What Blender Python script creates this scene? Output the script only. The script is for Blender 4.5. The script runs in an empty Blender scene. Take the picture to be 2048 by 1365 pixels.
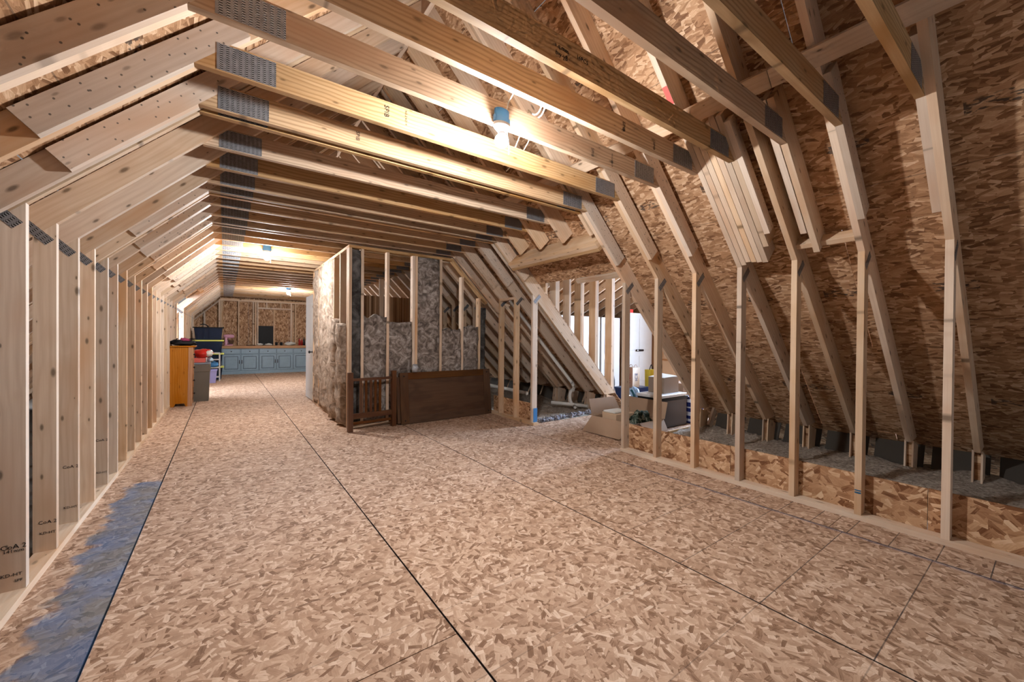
import bpy, math, random
from mathutils import Matrix, Vector, noise
random.seed(7)
WORLD, EXPO = 0.17, 0.70
DORMER_W, HIGH_W, LEFT_W = 650, 90, 190
BULB = 1850
S = bpy.context.scene
C = S.collection

# ------------------------------------------------------------------ camera, world, exposure
cam_data = bpy.data.cameras.new('camera')
cam_data.sensor_width = 36.0
cam_data.lens = 794.212 / 2048 * 36.0
cam_data.clip_start = 0.02
cam_data.clip_end = 200
cam = bpy.data.objects.new('camera', cam_data)
C.objects.link(cam)
cam.matrix_world = (Matrix.Translation((0, 0, 1.25)) @ Matrix.Rotation(math.radians(-35.877), 4, 'Z')
                    @ Matrix.Rotation(math.radians(90 - 0.4208), 4, 'X') @ Matrix.Rotation(math.radians(0.4822), 4, 'Z'))
S.camera = cam

world = bpy.data.worlds.new('world')
S.world = world
world.use_nodes = True
wbg = world.node_tree.nodes['Background']
wbg.inputs['Color'].default_value = (0.90, 0.95, 1.0, 1)
wbg.inputs['Strength'].default_value = WORLD

S.view_settings.view_transform = 'Standard'
S.view_settings.look = 'None'
S.view_settings.gamma = 1.0
S.view_settings.use_curve_mapping = False
S.view_settings.exposure = EXPO
S.cycles.max_bounces = 5
S.cycles.caustics_reflective = False
S.cycles.caustics_refractive = False
S.cycles.use_adaptive_sampling = True
S.cycles.adaptive_threshold = 0.07
S.cycles.adaptive_min_samples = 12
S.cycles.diffuse_bounces = 3
S.cycles.glossy_bounces = 2
S.cycles.use_denoising = True


def area_light(name, loc, target, sx, sy, power, col):
    d = bpy.data.lights.new(name, 'AREA')
    d.shape = 'RECTANGLE'
    d.size, d.size_y, d.energy, d.color = sx, sy, power, col
    o = bpy.data.objects.new(name, d)
    C.objects.link(o)
    o.location = loc
    o.rotation_euler = (Vector(target) - Vector(loc)).to_track_quat('-Z', 'Y').to_euler()
    return o


# daylight outside the windows of the two dormers
area_light('daylight_dormer_window', (9.75, 3.4, 1.95), (4.3, 4.1, 0.0), 1.3, 1.3, DORMER_W, (0.66, 0.79, 1.0))
area_light('daylight_high_window', (9.75, 8.35, 2.2), (7.0, 7.4, 0.6), 0.9, 0.6, HIGH_W, (0.85, 0.92, 1.0))
area_light('daylight_left_window', (-2.45, 11.2, 1.55), (0.5, 11.2, 0.4), 1.2, 1.0, LEFT_W, (0.80, 0.88, 1.0))

# ------------------------------------------------------------------ node helpers and materials
def N(nt, typ, **kw):
    n = nt.nodes.new(typ)
    for k, v in kw.items():
        if k.startswith('i_'):
            n.inputs[k[2:].replace('_', ' ')].default_value = v
        else:
            setattr(n, k, v)
    return n


def new_mat(name, rough=0.7, spec=0.3):
    m = bpy.data.materials.new(name)
    m.use_nodes = True
    nt = m.node_tree
    b = nt.nodes['Principled BSDF']
    b.inputs['Roughness'].default_value = rough
    b.inputs['Specular IOR Level'].default_value = spec
    return m, nt, b


def flat(name, col, rough=0.6, metal=0.0, spec=0.3, var=0.0):
    m, nt, b = new_mat(name, rough, spec)
    b.inputs['Metallic'].default_value = metal
    L = nt.links
    tc = N(nt, 'ShaderNodeTexCoord')
    no = N(nt, 'ShaderNodeTexNoise', i_Scale=9.0, i_Detail=4.0)
    L.new(tc.outputs['Object'], no.inputs['Vector'])
    mix = N(nt, 'ShaderNodeMix', data_type='RGBA')
    k = 0.06 + var
    mix.inputs[6].default_value = tuple(c * (1 - k) for c in col[:3]) + (1,)
    mix.inputs[7].default_value = tuple(min(1, c * (1 + k)) for c in col[:3]) + (1,)
    L.new(no.outputs['Fac'], mix.inputs[0])
    L.new(mix.outputs[2], b.inputs['Base Color'])
    return m


def obj_coords(nt, offset=31.0):
    """object coordinates shifted by a random amount for every object, so that boards cut from one mesh differ"""
    L = nt.links
    tc = N(nt, 'ShaderNodeTexCoord')
    oi = N(nt, 'ShaderNodeObjectInfo')
    mul = N(nt, 'ShaderNodeMath', operation='MULTIPLY')
    mul.inputs[1].default_value = offset
    L.new(oi.outputs['Random'], mul.inputs[0])
    add = N(nt, 'ShaderNodeVectorMath', operation='ADD')
    L.new(tc.outputs['Object'], add.inputs[0])
    L.new(mul.outputs[0], add.inputs[1])
    return add.outputs[0], oi.outputs['Random'], tc


def mathn(nt, op, a, b=None, clamp=False):
    n = N(nt, 'ShaderNodeMath', operation=op, use_clamp=clamp)
    for i, v in enumerate((a, b)):
        if v is None:
            continue
        if isinstance(v, (int, float)):
            n.inputs[i].default_value = v
        else:
            nt.links.new(v, n.inputs[i])
    return n.outputs[0]


def mixc(nt, f, a, b, blend='MIX'):
    n = N(nt, 'ShaderNodeMix', data_type='RGBA', blend_type=blend)
    for i, v in ((0, f), (6, a), (7, b)):
        if isinstance(v, (int, float)):
            n.inputs[i].default_value = v
        elif isinstance(v, tuple):
            n.inputs[i].default_value = v if len(v) == 4 else v + (1,)
        else:
            nt.links.new(v, n.inputs[i])
    return n.outputs[2]


def ramp(nt, fac, stops):
    n = N(nt, 'ShaderNodeValToRGB')
    el = n.color_ramp.elements
    while len(el) > 1:
        el.remove(el[-1])
    el[0].position, el[0].color = stops[0][0], stops[0][1] + (1,)
    for p, c in stops[1:]:
        e = el.new(p)
        e.color = c + (1,)
    nt.links.new(fac, n.inputs[0])
    return n.outputs[0]


def mapping(nt, vec, scale=(1, 1, 1), rot=(0, 0, 0)):
    n = N(nt, 'ShaderNodeMapping')
    n.inputs['Scale'].default_value = scale
    n.inputs['Rotation'].default_value = rot
    nt.links.new(vec, n.inputs['Vector'])
    return n.outputs[0]


def wood(name, light, mid, dark, ring=0.45, knots=1.0, nails=False, vary=0.19, rough=0.65, ringscale=10.0):
    m, nt, b = new_mat(name, rough, 0.25)
    L = nt.links
    v, rnd, tc = obj_coords(nt)
    g = N(nt, 'ShaderNodeTexNoise', i_Scale=1.0, i_Detail=5.0, i_Roughness=0.6)
    L.new(mapping(nt, v, (2.2, 70, 70)), g.inputs['Vector'])
    w = N(nt, 'ShaderNodeTexWave', wave_type='BANDS', bands_direction='Y', i_Scale=ringscale, i_Distortion=9.0, i_Detail=2.0, i_Detail_Scale=0.55)
    L.new(mapping(nt, v, (0.28, 1.0, 1.0)), w.inputs['Vector'])
    col = ramp(nt, g.outputs['Fac'], [(0.25, mid), (0.75, light)])
    col = mixc(nt, mathn(nt, 'MULTIPLY', mathn(nt, 'POWER', w.outputs['Fac'], 2.5), ring), col, dark)
    big = N(nt, 'ShaderNodeTexNoise', i_Scale=1.0, i_Detail=2.0)
    L.new(mapping(nt, v, (1.3, 5, 5)), big.inputs['Vector'])
    col = mixc(nt, ramp_f(nt, big.outputs['Fac'], 0.5, 0.75), col, tuple(c * k for c, k in zip(mid, (0.95, 0.8, 0.68))))
    if knots:
        vo = N(nt, 'ShaderNodeTexVoronoi', i_Scale=1.0, voronoi_dimensions='2D')
        L.new(mapping(nt, v, (4.2, 11, 1)), vo.inputs['Vector'])
        ks = N(nt, 'ShaderNodeSeparateColor')
        L.new(vo.outputs['Color'], ks.inputs[0])
        sz = mathn(nt, 'DIVIDE', vo.outputs['Distance'], mathn(nt, 'ADD', mathn(nt, 'MULTIPLY', ks.outputs[0], 1.2), 0.25))
        k = mathn(nt, 'MULTIPLY', ramp_f(nt, sz, 0.11, 0.045), mathn(nt, 'GREATER_THAN', ks.outputs[1], 0.35))
        col = mixc(nt, mathn(nt, 'MULTIPLY', ramp_f(nt, sz, 0.34, 0.10), 0.25 * knots), col, dark)
        col = mixc(nt, mathn(nt, 'MULTIPLY', k, 0.85 * knots), col, tuple(c * 0.30 for c in dark))
    if nails:
        vn = N(nt, 'ShaderNodeTexVoronoi', i_Scale=15.0, voronoi_dimensions='2D')
        L.new(v, vn.inputs['Vector'])
        k = ramp_f(nt, vn.outputs['Distance'], 0.075, 0.05)
        sn = N(nt, 'ShaderNodeSeparateXYZ')
        L.new(tc.outputs['Normal'], sn.inputs[0])
        k = mathn(nt, 'MULTIPLY', k, mathn(nt, 'GREATER_THAN', mathn(nt, 'ABSOLUTE', sn.outputs[2]), 0.9))
        col = mixc(nt, mathn(nt, 'MULTIPLY', k, 0.85), col, (0.09, 0.075, 0.065))
    # every board has its own tone
    tone = mathn(nt, 'ADD', mathn(nt, 'MULTIPLY', rnd, 2 * vary), 1 - vary)
    hs = N(nt, 'ShaderNodeHueSaturation')
    L.new(col, hs.inputs['Color'])
    L.new(tone, hs.inputs['Value'])
    L.new(mathn(nt, 'ADD', mathn(nt, 'MULTIPLY', mathn(nt, 'FRACT', mathn(nt, 'MULTIPLY', rnd, 7.31)), 0.4), 0.8), hs.inputs['Saturation'])
    L.new(hs.outputs[0], b.inputs['Base Color'])
    return m


def ramp_f(nt, fac, lo, hi):
    n = N(nt, 'ShaderNodeMapRange', clamp=True)
    n.inputs['From Min'].default_value = lo
    n.inputs['From Max'].default_value = hi
    nt.links.new(fac, n.inputs['Value'])
    return n.outputs[0]


def osb(name, stops, rot=0.0, rng=3.2, flake=(0.12, 0.026), scale=11.0, extra=None, bump=0.25, layers=4, base=0.45):
    """oriented strand board: layers of straight-edged flakes, each turned by its own angle, lying over one another"""
    m, nt, b = new_mat(name, 0.72, 0.22)
    L = nt.links
    v, rnd, tc = obj_coords(nt, 17.0)
    val = None
    for i in range(layers):
        off = N(nt, 'ShaderNodeVectorMath', operation='ADD')
        L.new(v, off.inputs[0])
        off.inputs[1].default_value = (i * 3.37, i * 7.91, 0)
        vo = N(nt, 'ShaderNodeTexVoronoi', voronoi_dimensions='2D', i_Scale=scale * (1 + 0.12 * i))
        L.new(off.outputs[0], vo.inputs['Vector'])
        d = N(nt, 'ShaderNodeVectorMath', operation='SUBTRACT')
        L.new(off.outputs[0], d.inputs[0]); L.new(vo.outputs['Position'], d.inputs[1])
        sp = N(nt, 'ShaderNodeSeparateColor')
        L.new(vo.outputs['Color'], sp.inputs[0])
        ang = mathn(nt, 'ADD', mathn(nt, 'MULTIPLY', mathn(nt, 'SUBTRACT', sp.outputs[0], 0.5), rng), rot)
        vr = N(nt, 'ShaderNodeVectorRotate', rotation_type='Z_AXIS')
        L.new(d.outputs[0], vr.inputs['Vector']); L.new(ang, vr.inputs['Angle'])
        sc = N(nt, 'ShaderNodeVectorMath', operation='MULTIPLY')
        L.new(vr.outputs[0], sc.inputs[0])
        sc.inputs[1].default_value = (2 / flake[0], 2 / flake[1], 0)
        ab = N(nt, 'ShaderNodeVectorMath', operation='ABSOLUTE')
        L.new(sc.outputs[0], ab.inputs[0])
        xyz = N(nt, 'ShaderNodeSeparateXYZ')
        L.new(ab.outputs[0], xyz.inputs[0])
        rim = mathn(nt, 'MAXIMUM', xyz.outputs[0], mathn(nt, 'DIVIDE', xyz.outputs[1], mathn(nt, 'ADD', sp.outputs[1], 0.45)))
        r = mathn(nt, 'SUBTRACT', sp.outputs[2], mathn(nt, 'MULTIPLY', ramp_f(nt, rim, 0.8, 1.0), 0.16))
        g = N(nt, 'ShaderNodeVectorMath', operation='ADD')
        L.new(sc.outputs[0], g.inputs[0]); L.new(vo.outputs['Color'], g.inputs[1])
        if val is None:
            # what lies underneath: the same flakes without an outline, filling every gap
            val, gv = mathn(nt, 'MULTIPLY', sp.outputs[2], base * 2), g.outputs[0]
        mk = mathn(nt, 'LESS_THAN', rim, 1.0)
        mx = N(nt, 'ShaderNodeMix', data_type='FLOAT')
        L.new(mk, mx.inputs[0]); L.new(val, mx.inputs[2]); L.new(r, mx.inputs[3])
        val = mx.outputs[0]
        mv = N(nt, 'ShaderNodeMix', data_type='VECTOR')
        L.new(mk, mv.inputs[0]); L.new(gv, mv.inputs[4]); L.new(g.outputs[0], mv.inputs[5])
        gv = mv.outputs[1]
    fg = N(nt, 'ShaderNodeTexNoise', i_Scale=1.0, i_Detail=2.0, noise_dimensions='2D')
    L.new(mapping(nt, gv, (0.9, 2.6, 1)), fg.inputs['Vector'])
    val = mathn(nt, 'ADD', val, mathn(nt, 'MULTIPLY', mathn(nt, 'SUBTRACT', fg.outputs['Fac'], 0.5), 0.55))
    col = ramp(nt, val, stops)
    tone = mathn(nt, 'ADD', mathn(nt, 'MULTIPLY', rnd, 0.10), 0.95)
    col = mixc(nt, 1.0, col, comb(nt, tone), 'MULTIPLY')
    if extra:
        col = extra(nt, col)
    L.new(col, b.inputs['Base Color'])
    return m


def comb(nt, f):
    n = N(nt, 'ShaderNodeCombineColor')
    for i in range(3):
        nt.links.new(f, n.inputs[i])
    return n.outputs[0]


def floor_marks(nt, col):
    """ink lines snapped on the sheets and the blue chalk stain, where they lie on the floor"""
    L = nt.links
    ge = N(nt, 'ShaderNodeNewGeometry')
    sx = N(nt, 'ShaderNodeSeparateXYZ')
    L.new(ge.outputs['Position'], sx.inputs[0])
    X, Y = sx.outputs[0], sx.outputs[1]
    def band(x, lo, hi):
        return mathn(nt, 'MULTIPLY', mathn(nt, 'GREATER_THAN', x, lo), mathn(nt, 'LESS_THAN', x, hi))
    wob = N(nt, 'ShaderNodeTexNoise', i_Scale=7.0, i_Detail=4.0)
    L.new(ge.outputs['Position'], wob.inputs['Vector'])
    wv = mathn(nt, 'SUBTRACT', wob.outputs['Fac'], 0.5)
    # joist marks across the two right-hand rows of sheets, every 16 inches
    fy = mathn(nt, 'FRACT', mathn(nt, 'DIVIDE', mathn(nt, 'SUBTRACT', Y, 0.413), 0.4095))
    l1 = mathn(nt, 'MULTIPLY', mathn(nt, 'LESS_THAN', fy, 0.012), mathn(nt, 'ADD', band(X, 2.06, 3.276), mathn(nt, 'MULTIPLY', band(X, -0.43, 2.06), 0.45)))
    fy2 = mathn(nt, 'FRACT', mathn(nt, 'DIVIDE', mathn(nt, 'SUBTRACT', Y, 0.402), 0.2))
    l2 = mathn(nt, 'MULTIPLY', mathn(nt, 'LESS_THAN', fy2, 0.026), band(X, 3.285, 3.6))
    ln = mathn(nt, 'MULTIPLY', mathn(nt, 'MAXIMUM', l1, l2), band(Y, 0.1, 5.0))
    ln = mathn(nt, 'MULTIPLY', ln, mathn(nt, 'ADD', mathn(nt, 'MULTIPLY', wob.outputs['Fac'], 1.0), 0.25), True)
    fad = N(nt, 'ShaderNodeMapRange', clamp=True)
    fad.inputs['From Min'].default_value, fad.inputs['From Max'].default_value = 5.0, 1.0
    L.new(Y, fad.inputs['Value'])
    ln = mathn(nt, 'MULTIPLY', ln, fad.outputs[0])
    col = mixc(nt, ln, col, (0.045, 0.035, 0.035))
    # blue chalk along the seam by the knee wall, shade of the open gaps painted as dark lines on the row seams
    d = mathn(nt, 'ABSOLUTE', mathn(nt, 'SUBTRACT', X, 3.272))
    halo = mathn(nt, 'MULTIPLY', ramp_f(nt, mathn(nt, 'ADD', d, mathn(nt, 'MULTIPLY', wv, 0.02)), 0.022, 0.008), band(Y, -0.5, 2.6))
    col = mixc(nt, mathn(nt, 'MULTIPLY', halo, 0.42), col, (0.15, 0.18, 0.30))
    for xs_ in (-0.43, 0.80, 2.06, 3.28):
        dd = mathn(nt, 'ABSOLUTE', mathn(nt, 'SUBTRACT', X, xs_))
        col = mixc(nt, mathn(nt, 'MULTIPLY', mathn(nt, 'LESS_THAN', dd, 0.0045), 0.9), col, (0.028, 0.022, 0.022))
    # blue-grey stain on the narrow sheet by the left wall
    xe = mathn(nt, 'ADD', X, mathn(nt, 'MULTIPLY', wv, 0.30))
    ye = mathn(nt, 'ADD', Y, mathn(nt, 'MULTIPLY', wv, 0.25))
    s = mathn(nt, 'MULTIPLY', ramp_f(nt, xe, -0.665, -0.62), mathn(nt, 'LESS_THAN', X, -0.425))
    s = mathn(nt, 'MULTIPLY', s, ramp_f(nt, ye, 4.55, 4.50))
    n2 = N(nt, 'ShaderNodeTexNoise', i_Scale=3.2, i_Detail=6.0, i_Roughness=0.65)
    L.new(ge.outputs['Position'], n2.inputs['Vector'])
    blue = mixc(nt, ramp_f(nt, n2.outputs['Fac'], 0.42, 0.6), (0.055, 0.15, 0.33), (0.12, 0.145, 0.165))
    blue = mixc(nt, 0.35, blue, mixc(nt, 1.0, col, (0.75, 0.95, 1.25), 'MULTIPLY'))
    col = mixc(nt, mathn(nt, 'MULTIPLY', s, 0.93), col, blue)
    return col


def roof_marks(nt, col):
    """dark ink stamps printed on the sheathing"""
    L = nt.links
    tc = N(nt, 'ShaderNodeTexCoord')
    sx = N(nt, 'ShaderNodeSeparateXYZ')
    L.new(tc.outputs['Object'], sx.inputs[0])
    X, Y = sx.outputs[0], sx.outputs[1]
    fx = mathn(nt, 'FRACT', mathn(nt, 'MULTIPLY', X, 1.65))
    dy = mathn(nt, 'ABSOLUTE', mathn(nt, 'SUBTRACT', Y, 0.62))
    n1 = N(nt, 'ShaderNodeTexNoise', i_Scale=1.0, i_Detail=3.0)
    L.new(mapping(nt, tc.outputs['Object'], (22, 55, 1)), n1.inputs['Vector'])
    k = mathn(nt, 'MULTIPLY', mathn(nt, 'LESS_THAN', fx, 0.36), ramp_f(nt, dy, 0.05, 0.03))
    k = mathn(nt, 'MULTIPLY', k, ramp_f(nt, n1.outputs['Fac'], 0.50, 0.56))
    dl = mathn(nt, 'ABSOLUTE', mathn(nt, 'SUBTRACT', Y, 0.30))
    k2 = mathn(nt, 'MULTIPLY', mathn(nt, 'LESS_THAN', dl, 0.003), 0.6)
    return mixc(nt, mathn(nt, 'MULTIPLY', mathn(nt, 'MAXIMUM', k, k2), 0.85), col, (0.05, 0.04, 0.035))


M = {}
FL = [(0.0, (0.23, 0.125, 0.073)), (0.18, (0.39, 0.238, 0.155)), (0.5, (0.50, 0.325, 0.22)), (0.8, (0.60, 0.415, 0.295)), (1.0, (0.74, 0.565, 0.435))]
RF = [(0.0, (0.19, 0.09, 0.042)), (0.18, (0.33, 0.175, 0.088)), (0.5, (0.46, 0.262, 0.142)), (0.8, (0.58, 0.365, 0.215)), (1.0, (0.74, 0.525, 0.35))]
KF = [(0.0, (0.20, 0.085, 0.036)), (0.18, (0.38, 0.195, 0.098)), (0.5, (0.52, 0.302, 0.165)), (0.8, (0.63, 0.40, 0.235)), (1.0, (0.76, 0.55, 0.36))]
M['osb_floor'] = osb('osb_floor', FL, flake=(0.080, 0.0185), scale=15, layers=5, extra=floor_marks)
M['osb_roof'] = osb('osb_roof', RF, rng=1.0, flake=(0.105, 0.0175), scale=14.0, extra=roof_marks)
M['osb_kick'] = osb('osb_kick', KF, rng=2.2, flake=(0.11, 0.026), scale=12)
M['osb_gable'] = osb('osb_gable', RF, rot=math.radians(90), rng=1.4, flake=(0.12, 0.026))
M['spf'] = wood('spf_lumber', (0.76, 0.595, 0.445), (0.65, 0.47, 0.325), (0.54, 0.35, 0.215), ring=0.30)
M['spf_nailed'] = wood('spf_lumber_nailed', (0.75, 0.61, 0.49), (0.64, 0.49, 0.37), (0.53, 0.37, 0.25), ring=0.25, knots=0.6, nails=True)
M['syp'] = wood('yellow_pine', (0.60, 0.41, 0.25), (0.47, 0.30, 0.165), (0.29, 0.165, 0.08), ring=0.65, knots=0.7, vary=0.13, ringscale=14)
M['plate_pine'] = wood('sill_plate_pine', (0.80, 0.66, 0.52), (0.70, 0.53, 0.38), (0.6, 0.4, 0.25), ring=0.25, knots=0.7, vary=0.05)
M['oak'] = wood('honey_stained_pine', (0.50, 0.225, 0.075), (0.41, 0.165, 0.048), (0.30, 0.10, 0.025), ring=0.5, knots=0.4, vary=0.02, rough=0.4)
M['mahogany'] = wood('dark_stained_wood', (0.125, 0.056, 0.022), (0.086, 0.036, 0.014), (0.04, 0.016, 0.007), ring=0.4, knots=0, vary=0.03, rough=0.42)
M['walnut'] = wood('brown_stained_wood', (0.15, 0.058, 0.022), (0.10, 0.037, 0.014), (0.055, 0.019, 0.007), ring=0.4, knots=0, vary=0.03, rough=0.42)
M['counter'] = wood('butcher_block', (0.52, 0.30, 0.15), (0.42, 0.22, 0.10), (0.30, 0.14, 0.06), ring=0.4, knots=0.0, vary=0.02)


def galvanised():
    m, nt, b = new_mat('punched_galvanised_steel', 0.45, 0.5)
    L = nt.links
    tc = N(nt, 'ShaderNodeTexCoord')
    sx = N(nt, 'ShaderNodeSeparateXYZ')
    L.new(tc.outputs['Object'], sx.inputs[0])
    fx = mathn(nt, 'FRACT', mathn(nt, 'MULTIPLY', sx.outputs[0], 40))
    row = mathn(nt, 'FLOOR', mathn(nt, 'MULTIPLY', sx.outputs[0], 80))
    fy = mathn(nt, 'FRACT', mathn(nt, 'ADD', mathn(nt, 'MULTIPLY', sx.outputs[1], 100), mathn(nt, 'MULTIPLY', row, 0.5)))
    slot = mathn(nt, 'MULTIPLY', mathn(nt, 'GREATER_THAN', fx, 0.42), mathn(nt, 'LESS_THAN', fy, 0.5))
    no = N(nt, 'ShaderNodeTexNoise', i_Scale=30.0, i_Detail=3.0)
    L.new(tc.outputs['Object'], no.inputs['Vector'])
    base = ramp(nt, no.outputs['Fac'], [(0.3, (0.20, 0.205, 0.22)), (0.7, (0.33, 0.335, 0.35))])
    edge = mathn(nt, 'MULTIPLY', mathn(nt, 'GREATER_THAN', fx, 0.42), mathn(nt, 'GREATER_THAN', fy, 0.78))
    col = mixc(nt, edge, base, (0.55, 0.56, 0.58))
    col = mixc(nt, slot, col, (0.035, 0.032, 0.032))
    L.new(col, b.inputs['Base Color'])
    b.inputs['Metallic'].default_value = 0.55
    bp = N(nt, 'ShaderNodeBump', i_Strength=0.6, i_Distance=0.002)
    L.new(mathn(nt, 'SUBTRACT', 1.0, slot), bp.inputs['Height'])
    L.new(bp.outputs[0], b.inputs['Normal'])
    return m


M['steel'] = galvanised()


def fibre(name, stops, scale=11.0, dist=1.1, bump=0.9):
    m, nt, b = new_mat(name, 0.95, 0.05)
    L = nt.links
    v, rnd, tc = obj_coords(nt)
    no = N(nt, 'ShaderNodeTexNoise', i_Scale=scale, i_Detail=6.0, i_Roughness=0.6, i_Distortion=dist)
    L.new(v, no.inputs['Vector'])
    col = ramp(nt, no.outputs['Fac'], stops)
    L.new(col, b.inputs['Base Color'])
    bp = N(nt, 'ShaderNodeBump', i_Strength=bump, i_Distance=0.02)
    L.new(no.outputs['Fac'], bp.inputs['Height'])
    L.new(bp.outputs[0], b.inputs['Normal'])
    return m


M['batt'] = fibre('fibreglass_batt', [(0.3, (0.08, 0.062, 0.053)), (0.46, (0.21, 0.17, 0.145)), (0.58, (0.38, 0.325, 0.29)), (0.72, (0.64, 0.58, 0.53))])
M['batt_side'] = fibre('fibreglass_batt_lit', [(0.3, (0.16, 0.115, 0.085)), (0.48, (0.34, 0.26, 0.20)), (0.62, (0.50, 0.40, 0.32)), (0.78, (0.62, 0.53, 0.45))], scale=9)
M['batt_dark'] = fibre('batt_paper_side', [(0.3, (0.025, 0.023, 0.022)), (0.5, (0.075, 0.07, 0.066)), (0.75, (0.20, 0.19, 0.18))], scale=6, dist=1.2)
M['cellulose'] = fibre('cellulose_insulation', [(0.3, (0.20, 0.165, 0.135)), (0.5, (0.43, 0.37, 0.31)), (0.7, (0.64, 0.57, 0.49))], scale=38, dist=0.4, bump=1.0)
M['tuft'] = fibre('torn_batt_edge', [(0.35, (0.06, 0.06, 0.075)), (0.5, (0.25, 0.24, 0.27)), (0.65, (0.60, 0.58, 0.62))], scale=30, dist=1.0)
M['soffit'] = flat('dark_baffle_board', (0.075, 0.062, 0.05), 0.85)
M['black'] = flat('black', (0.006, 0.006, 0.007), 0.6)
M['ink'] = flat('black_ink', (0.02, 0.016, 0.014), 0.8)
M['tape'] = flat('blue_ink', (0.02, 0.13, 0.28), 0.7)
M['pvc'] = flat('white_pvc', (0.74, 0.72, 0.68), 0.35, spec=0.45)
M['white'] = flat('white_paint', (0.57, 0.56, 0.54), 0.5)
M['white_plastic'] = flat('white_plastic', (0.78, 0.78, 0.80), 0.35, spec=0.5)
M['wire'] = flat('white_cable', (0.80, 0.77, 0.70), 0.45)
M['jbox'] = flat('blue_junction_box', (0.055, 0.22, 0.50), 0.45, spec=0.5)
M['navy'] = flat('navy_plastic', (0.006, 0.014, 0.038), 0.55, spec=0.25)
M['lid_yellow'] = flat('lime_lid_plastic', (0.66, 0.70, 0.14), 0.4, spec=0.5)
M['grey_bin'] = flat('taupe_plastic', (0.135, 0.11, 0.085), 0.5)
M['grey_lid'] = flat('grey_lid_plastic', (0.20, 0.22, 0.26), 0.45)
M['red'] = flat('red_plastic', (0.62, 0.028, 0.018), 0.35, spec=0.5)
M['coral'] = flat('coral_box', (0.66, 0.12, 0.09), 0.5)
M['pink'] = flat('pink_enamel', (0.74, 0.38, 0.52), 0.25, spec=0.6)
M['lilac'] = flat('lilac_plastic', (0.38, 0.40, 0.80), 0.4)
M['sky'] = flat('blue_cloth', (0.10, 0.33, 0.68), 0.8)
M['pale'] = flat('pale_cloth', (0.52, 0.72, 0.86), 0.8)
M['bluetote'] = flat('blue_plastic', (0.012, 0.055, 0.24), 0.35, spec=0.5)
M['darktote'] = flat('dark_plum_plastic', (0.042, 0.032, 0.034), 0.4, spec=0.5)
M['card'] = flat('cardboard', (0.40, 0.265, 0.175), 0.85)
M['card_light'] = flat('cardboard_pale', (0.60, 0.42, 0.28), 0.85)
M['card_grey'] = flat('cardboard_grey', (0.30, 0.22, 0.165), 0.85)
M['paper'] = flat('white_paper', (0.74, 0.73, 0.68), 0.8)
M['kraft'] = flat('kraft_paper', (0.40, 0.26, 0.19), 0.85)
M['yellow'] = flat('yellow_bag', (0.62, 0.50, 0.05), 0.5)
M['teal'] = flat('teal_strap', (0.02, 0.10, 0.14), 0.6)
M['dark_cloth'] = flat('black_straps', (0.018, 0.015, 0.016), 0.8)
M['magenta'] = flat('pink_cloth', (0.35, 0.05, 0.12), 0.8)
M['camo'] = fibre('olive_pattern_cloth', [(0.4, (0.012, 0.018, 0.014)), (0.5, (0.05, 0.07, 0.05)), (0.62, (0.25, 0.27, 0.22))], scale=14)
M['brass'] = flat('dark_bronze', (0.05, 0.045, 0.045), 0.35, metal=0.8)
M['chrome'] = flat('chrome', (0.6, 0.6, 0.62), 0.2, metal=1.0)
M['red_text'] = flat('red_print', (0.32, 0.03, 0.035), 0.7)
M['blue_text'] = flat('blue_print', (0.03, 0.08, 0.28), 0.7)
M['spray'] = flat('pink_marking_paint', (0.85, 0.12, 0.10), 0.6)
M['foil'] = flat('crumpled_foil', (0.5, 0.52, 0.56), 0.3, metal=0.4)
M['bottle_red'] = flat('red_bottle', (0.40, 0.02, 0.02), 0.3)
M['bottle_dark'] = flat('dark_bottle', (0.02, 0.02, 0.025), 0.3)


def cab_paint():
    m, nt, b = new_mat('distressed_blue_paint', 0.5, 0.35)
    L = nt.links
    tc = N(nt, 'ShaderNodeTexCoord')
    no = N(nt, 'ShaderNodeTexNoise', i_Scale=6.0, i_Detail=8.0, i_Roughness=0.7)
    L.new(tc.outputs['Object'], no.inputs['Vector'])
    col = ramp(nt, no.outputs['Fac'], [(0.30, (0.10, 0.13, 0.15)), (0.38, (0.26, 0.37, 0.46)), (0.7, (0.31, 0.43, 0.53))])
    L.new(col, b.inputs['Base Color'])
    return m


M['cab'] = cab_paint()
M['cab_glaze'] = flat('dark_blue_glaze', (0.045, 0.065, 0.085), 0.6)


def dots():
    m, nt, b = new_mat('navy_oval_print', 0.7, 0.2)
    L = nt.links
    tc = N(nt, 'ShaderNodeTexCoord')
    vo = N(nt, 'ShaderNodeTexVoronoi', i_Scale=12.0, i_Randomness=0.35, voronoi_dimensions='2D')
    L.new(mapping(nt, tc.outputs['Object'], (1.1, 0.9, 1)), vo.inputs['Vector'])
    L.new(mixc(nt, mathn(nt, 'LESS_THAN', vo.outputs['Distance'], 0.38), (0.62, 0.66, 0.78), (0.02, 0.03, 0.16)), b.inputs['Base Color'])
    return m


M['dots'] = dots()


def emissive(name, col, strength):
    m = bpy.data.materials.new(name)
    m.use_nodes = True
    nt = m.node_tree
    nt.nodes.remove(nt.nodes['Principled BSDF'])
    e = N(nt, 'ShaderNodeEmission')
    e.inputs['Color'].default_value = col + (1,)
    e.inputs['Strength'].default_value = strength
    nt.links.new(e.outputs[0], nt.nodes['Material Output'].inputs['Surface'])
    return m


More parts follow.
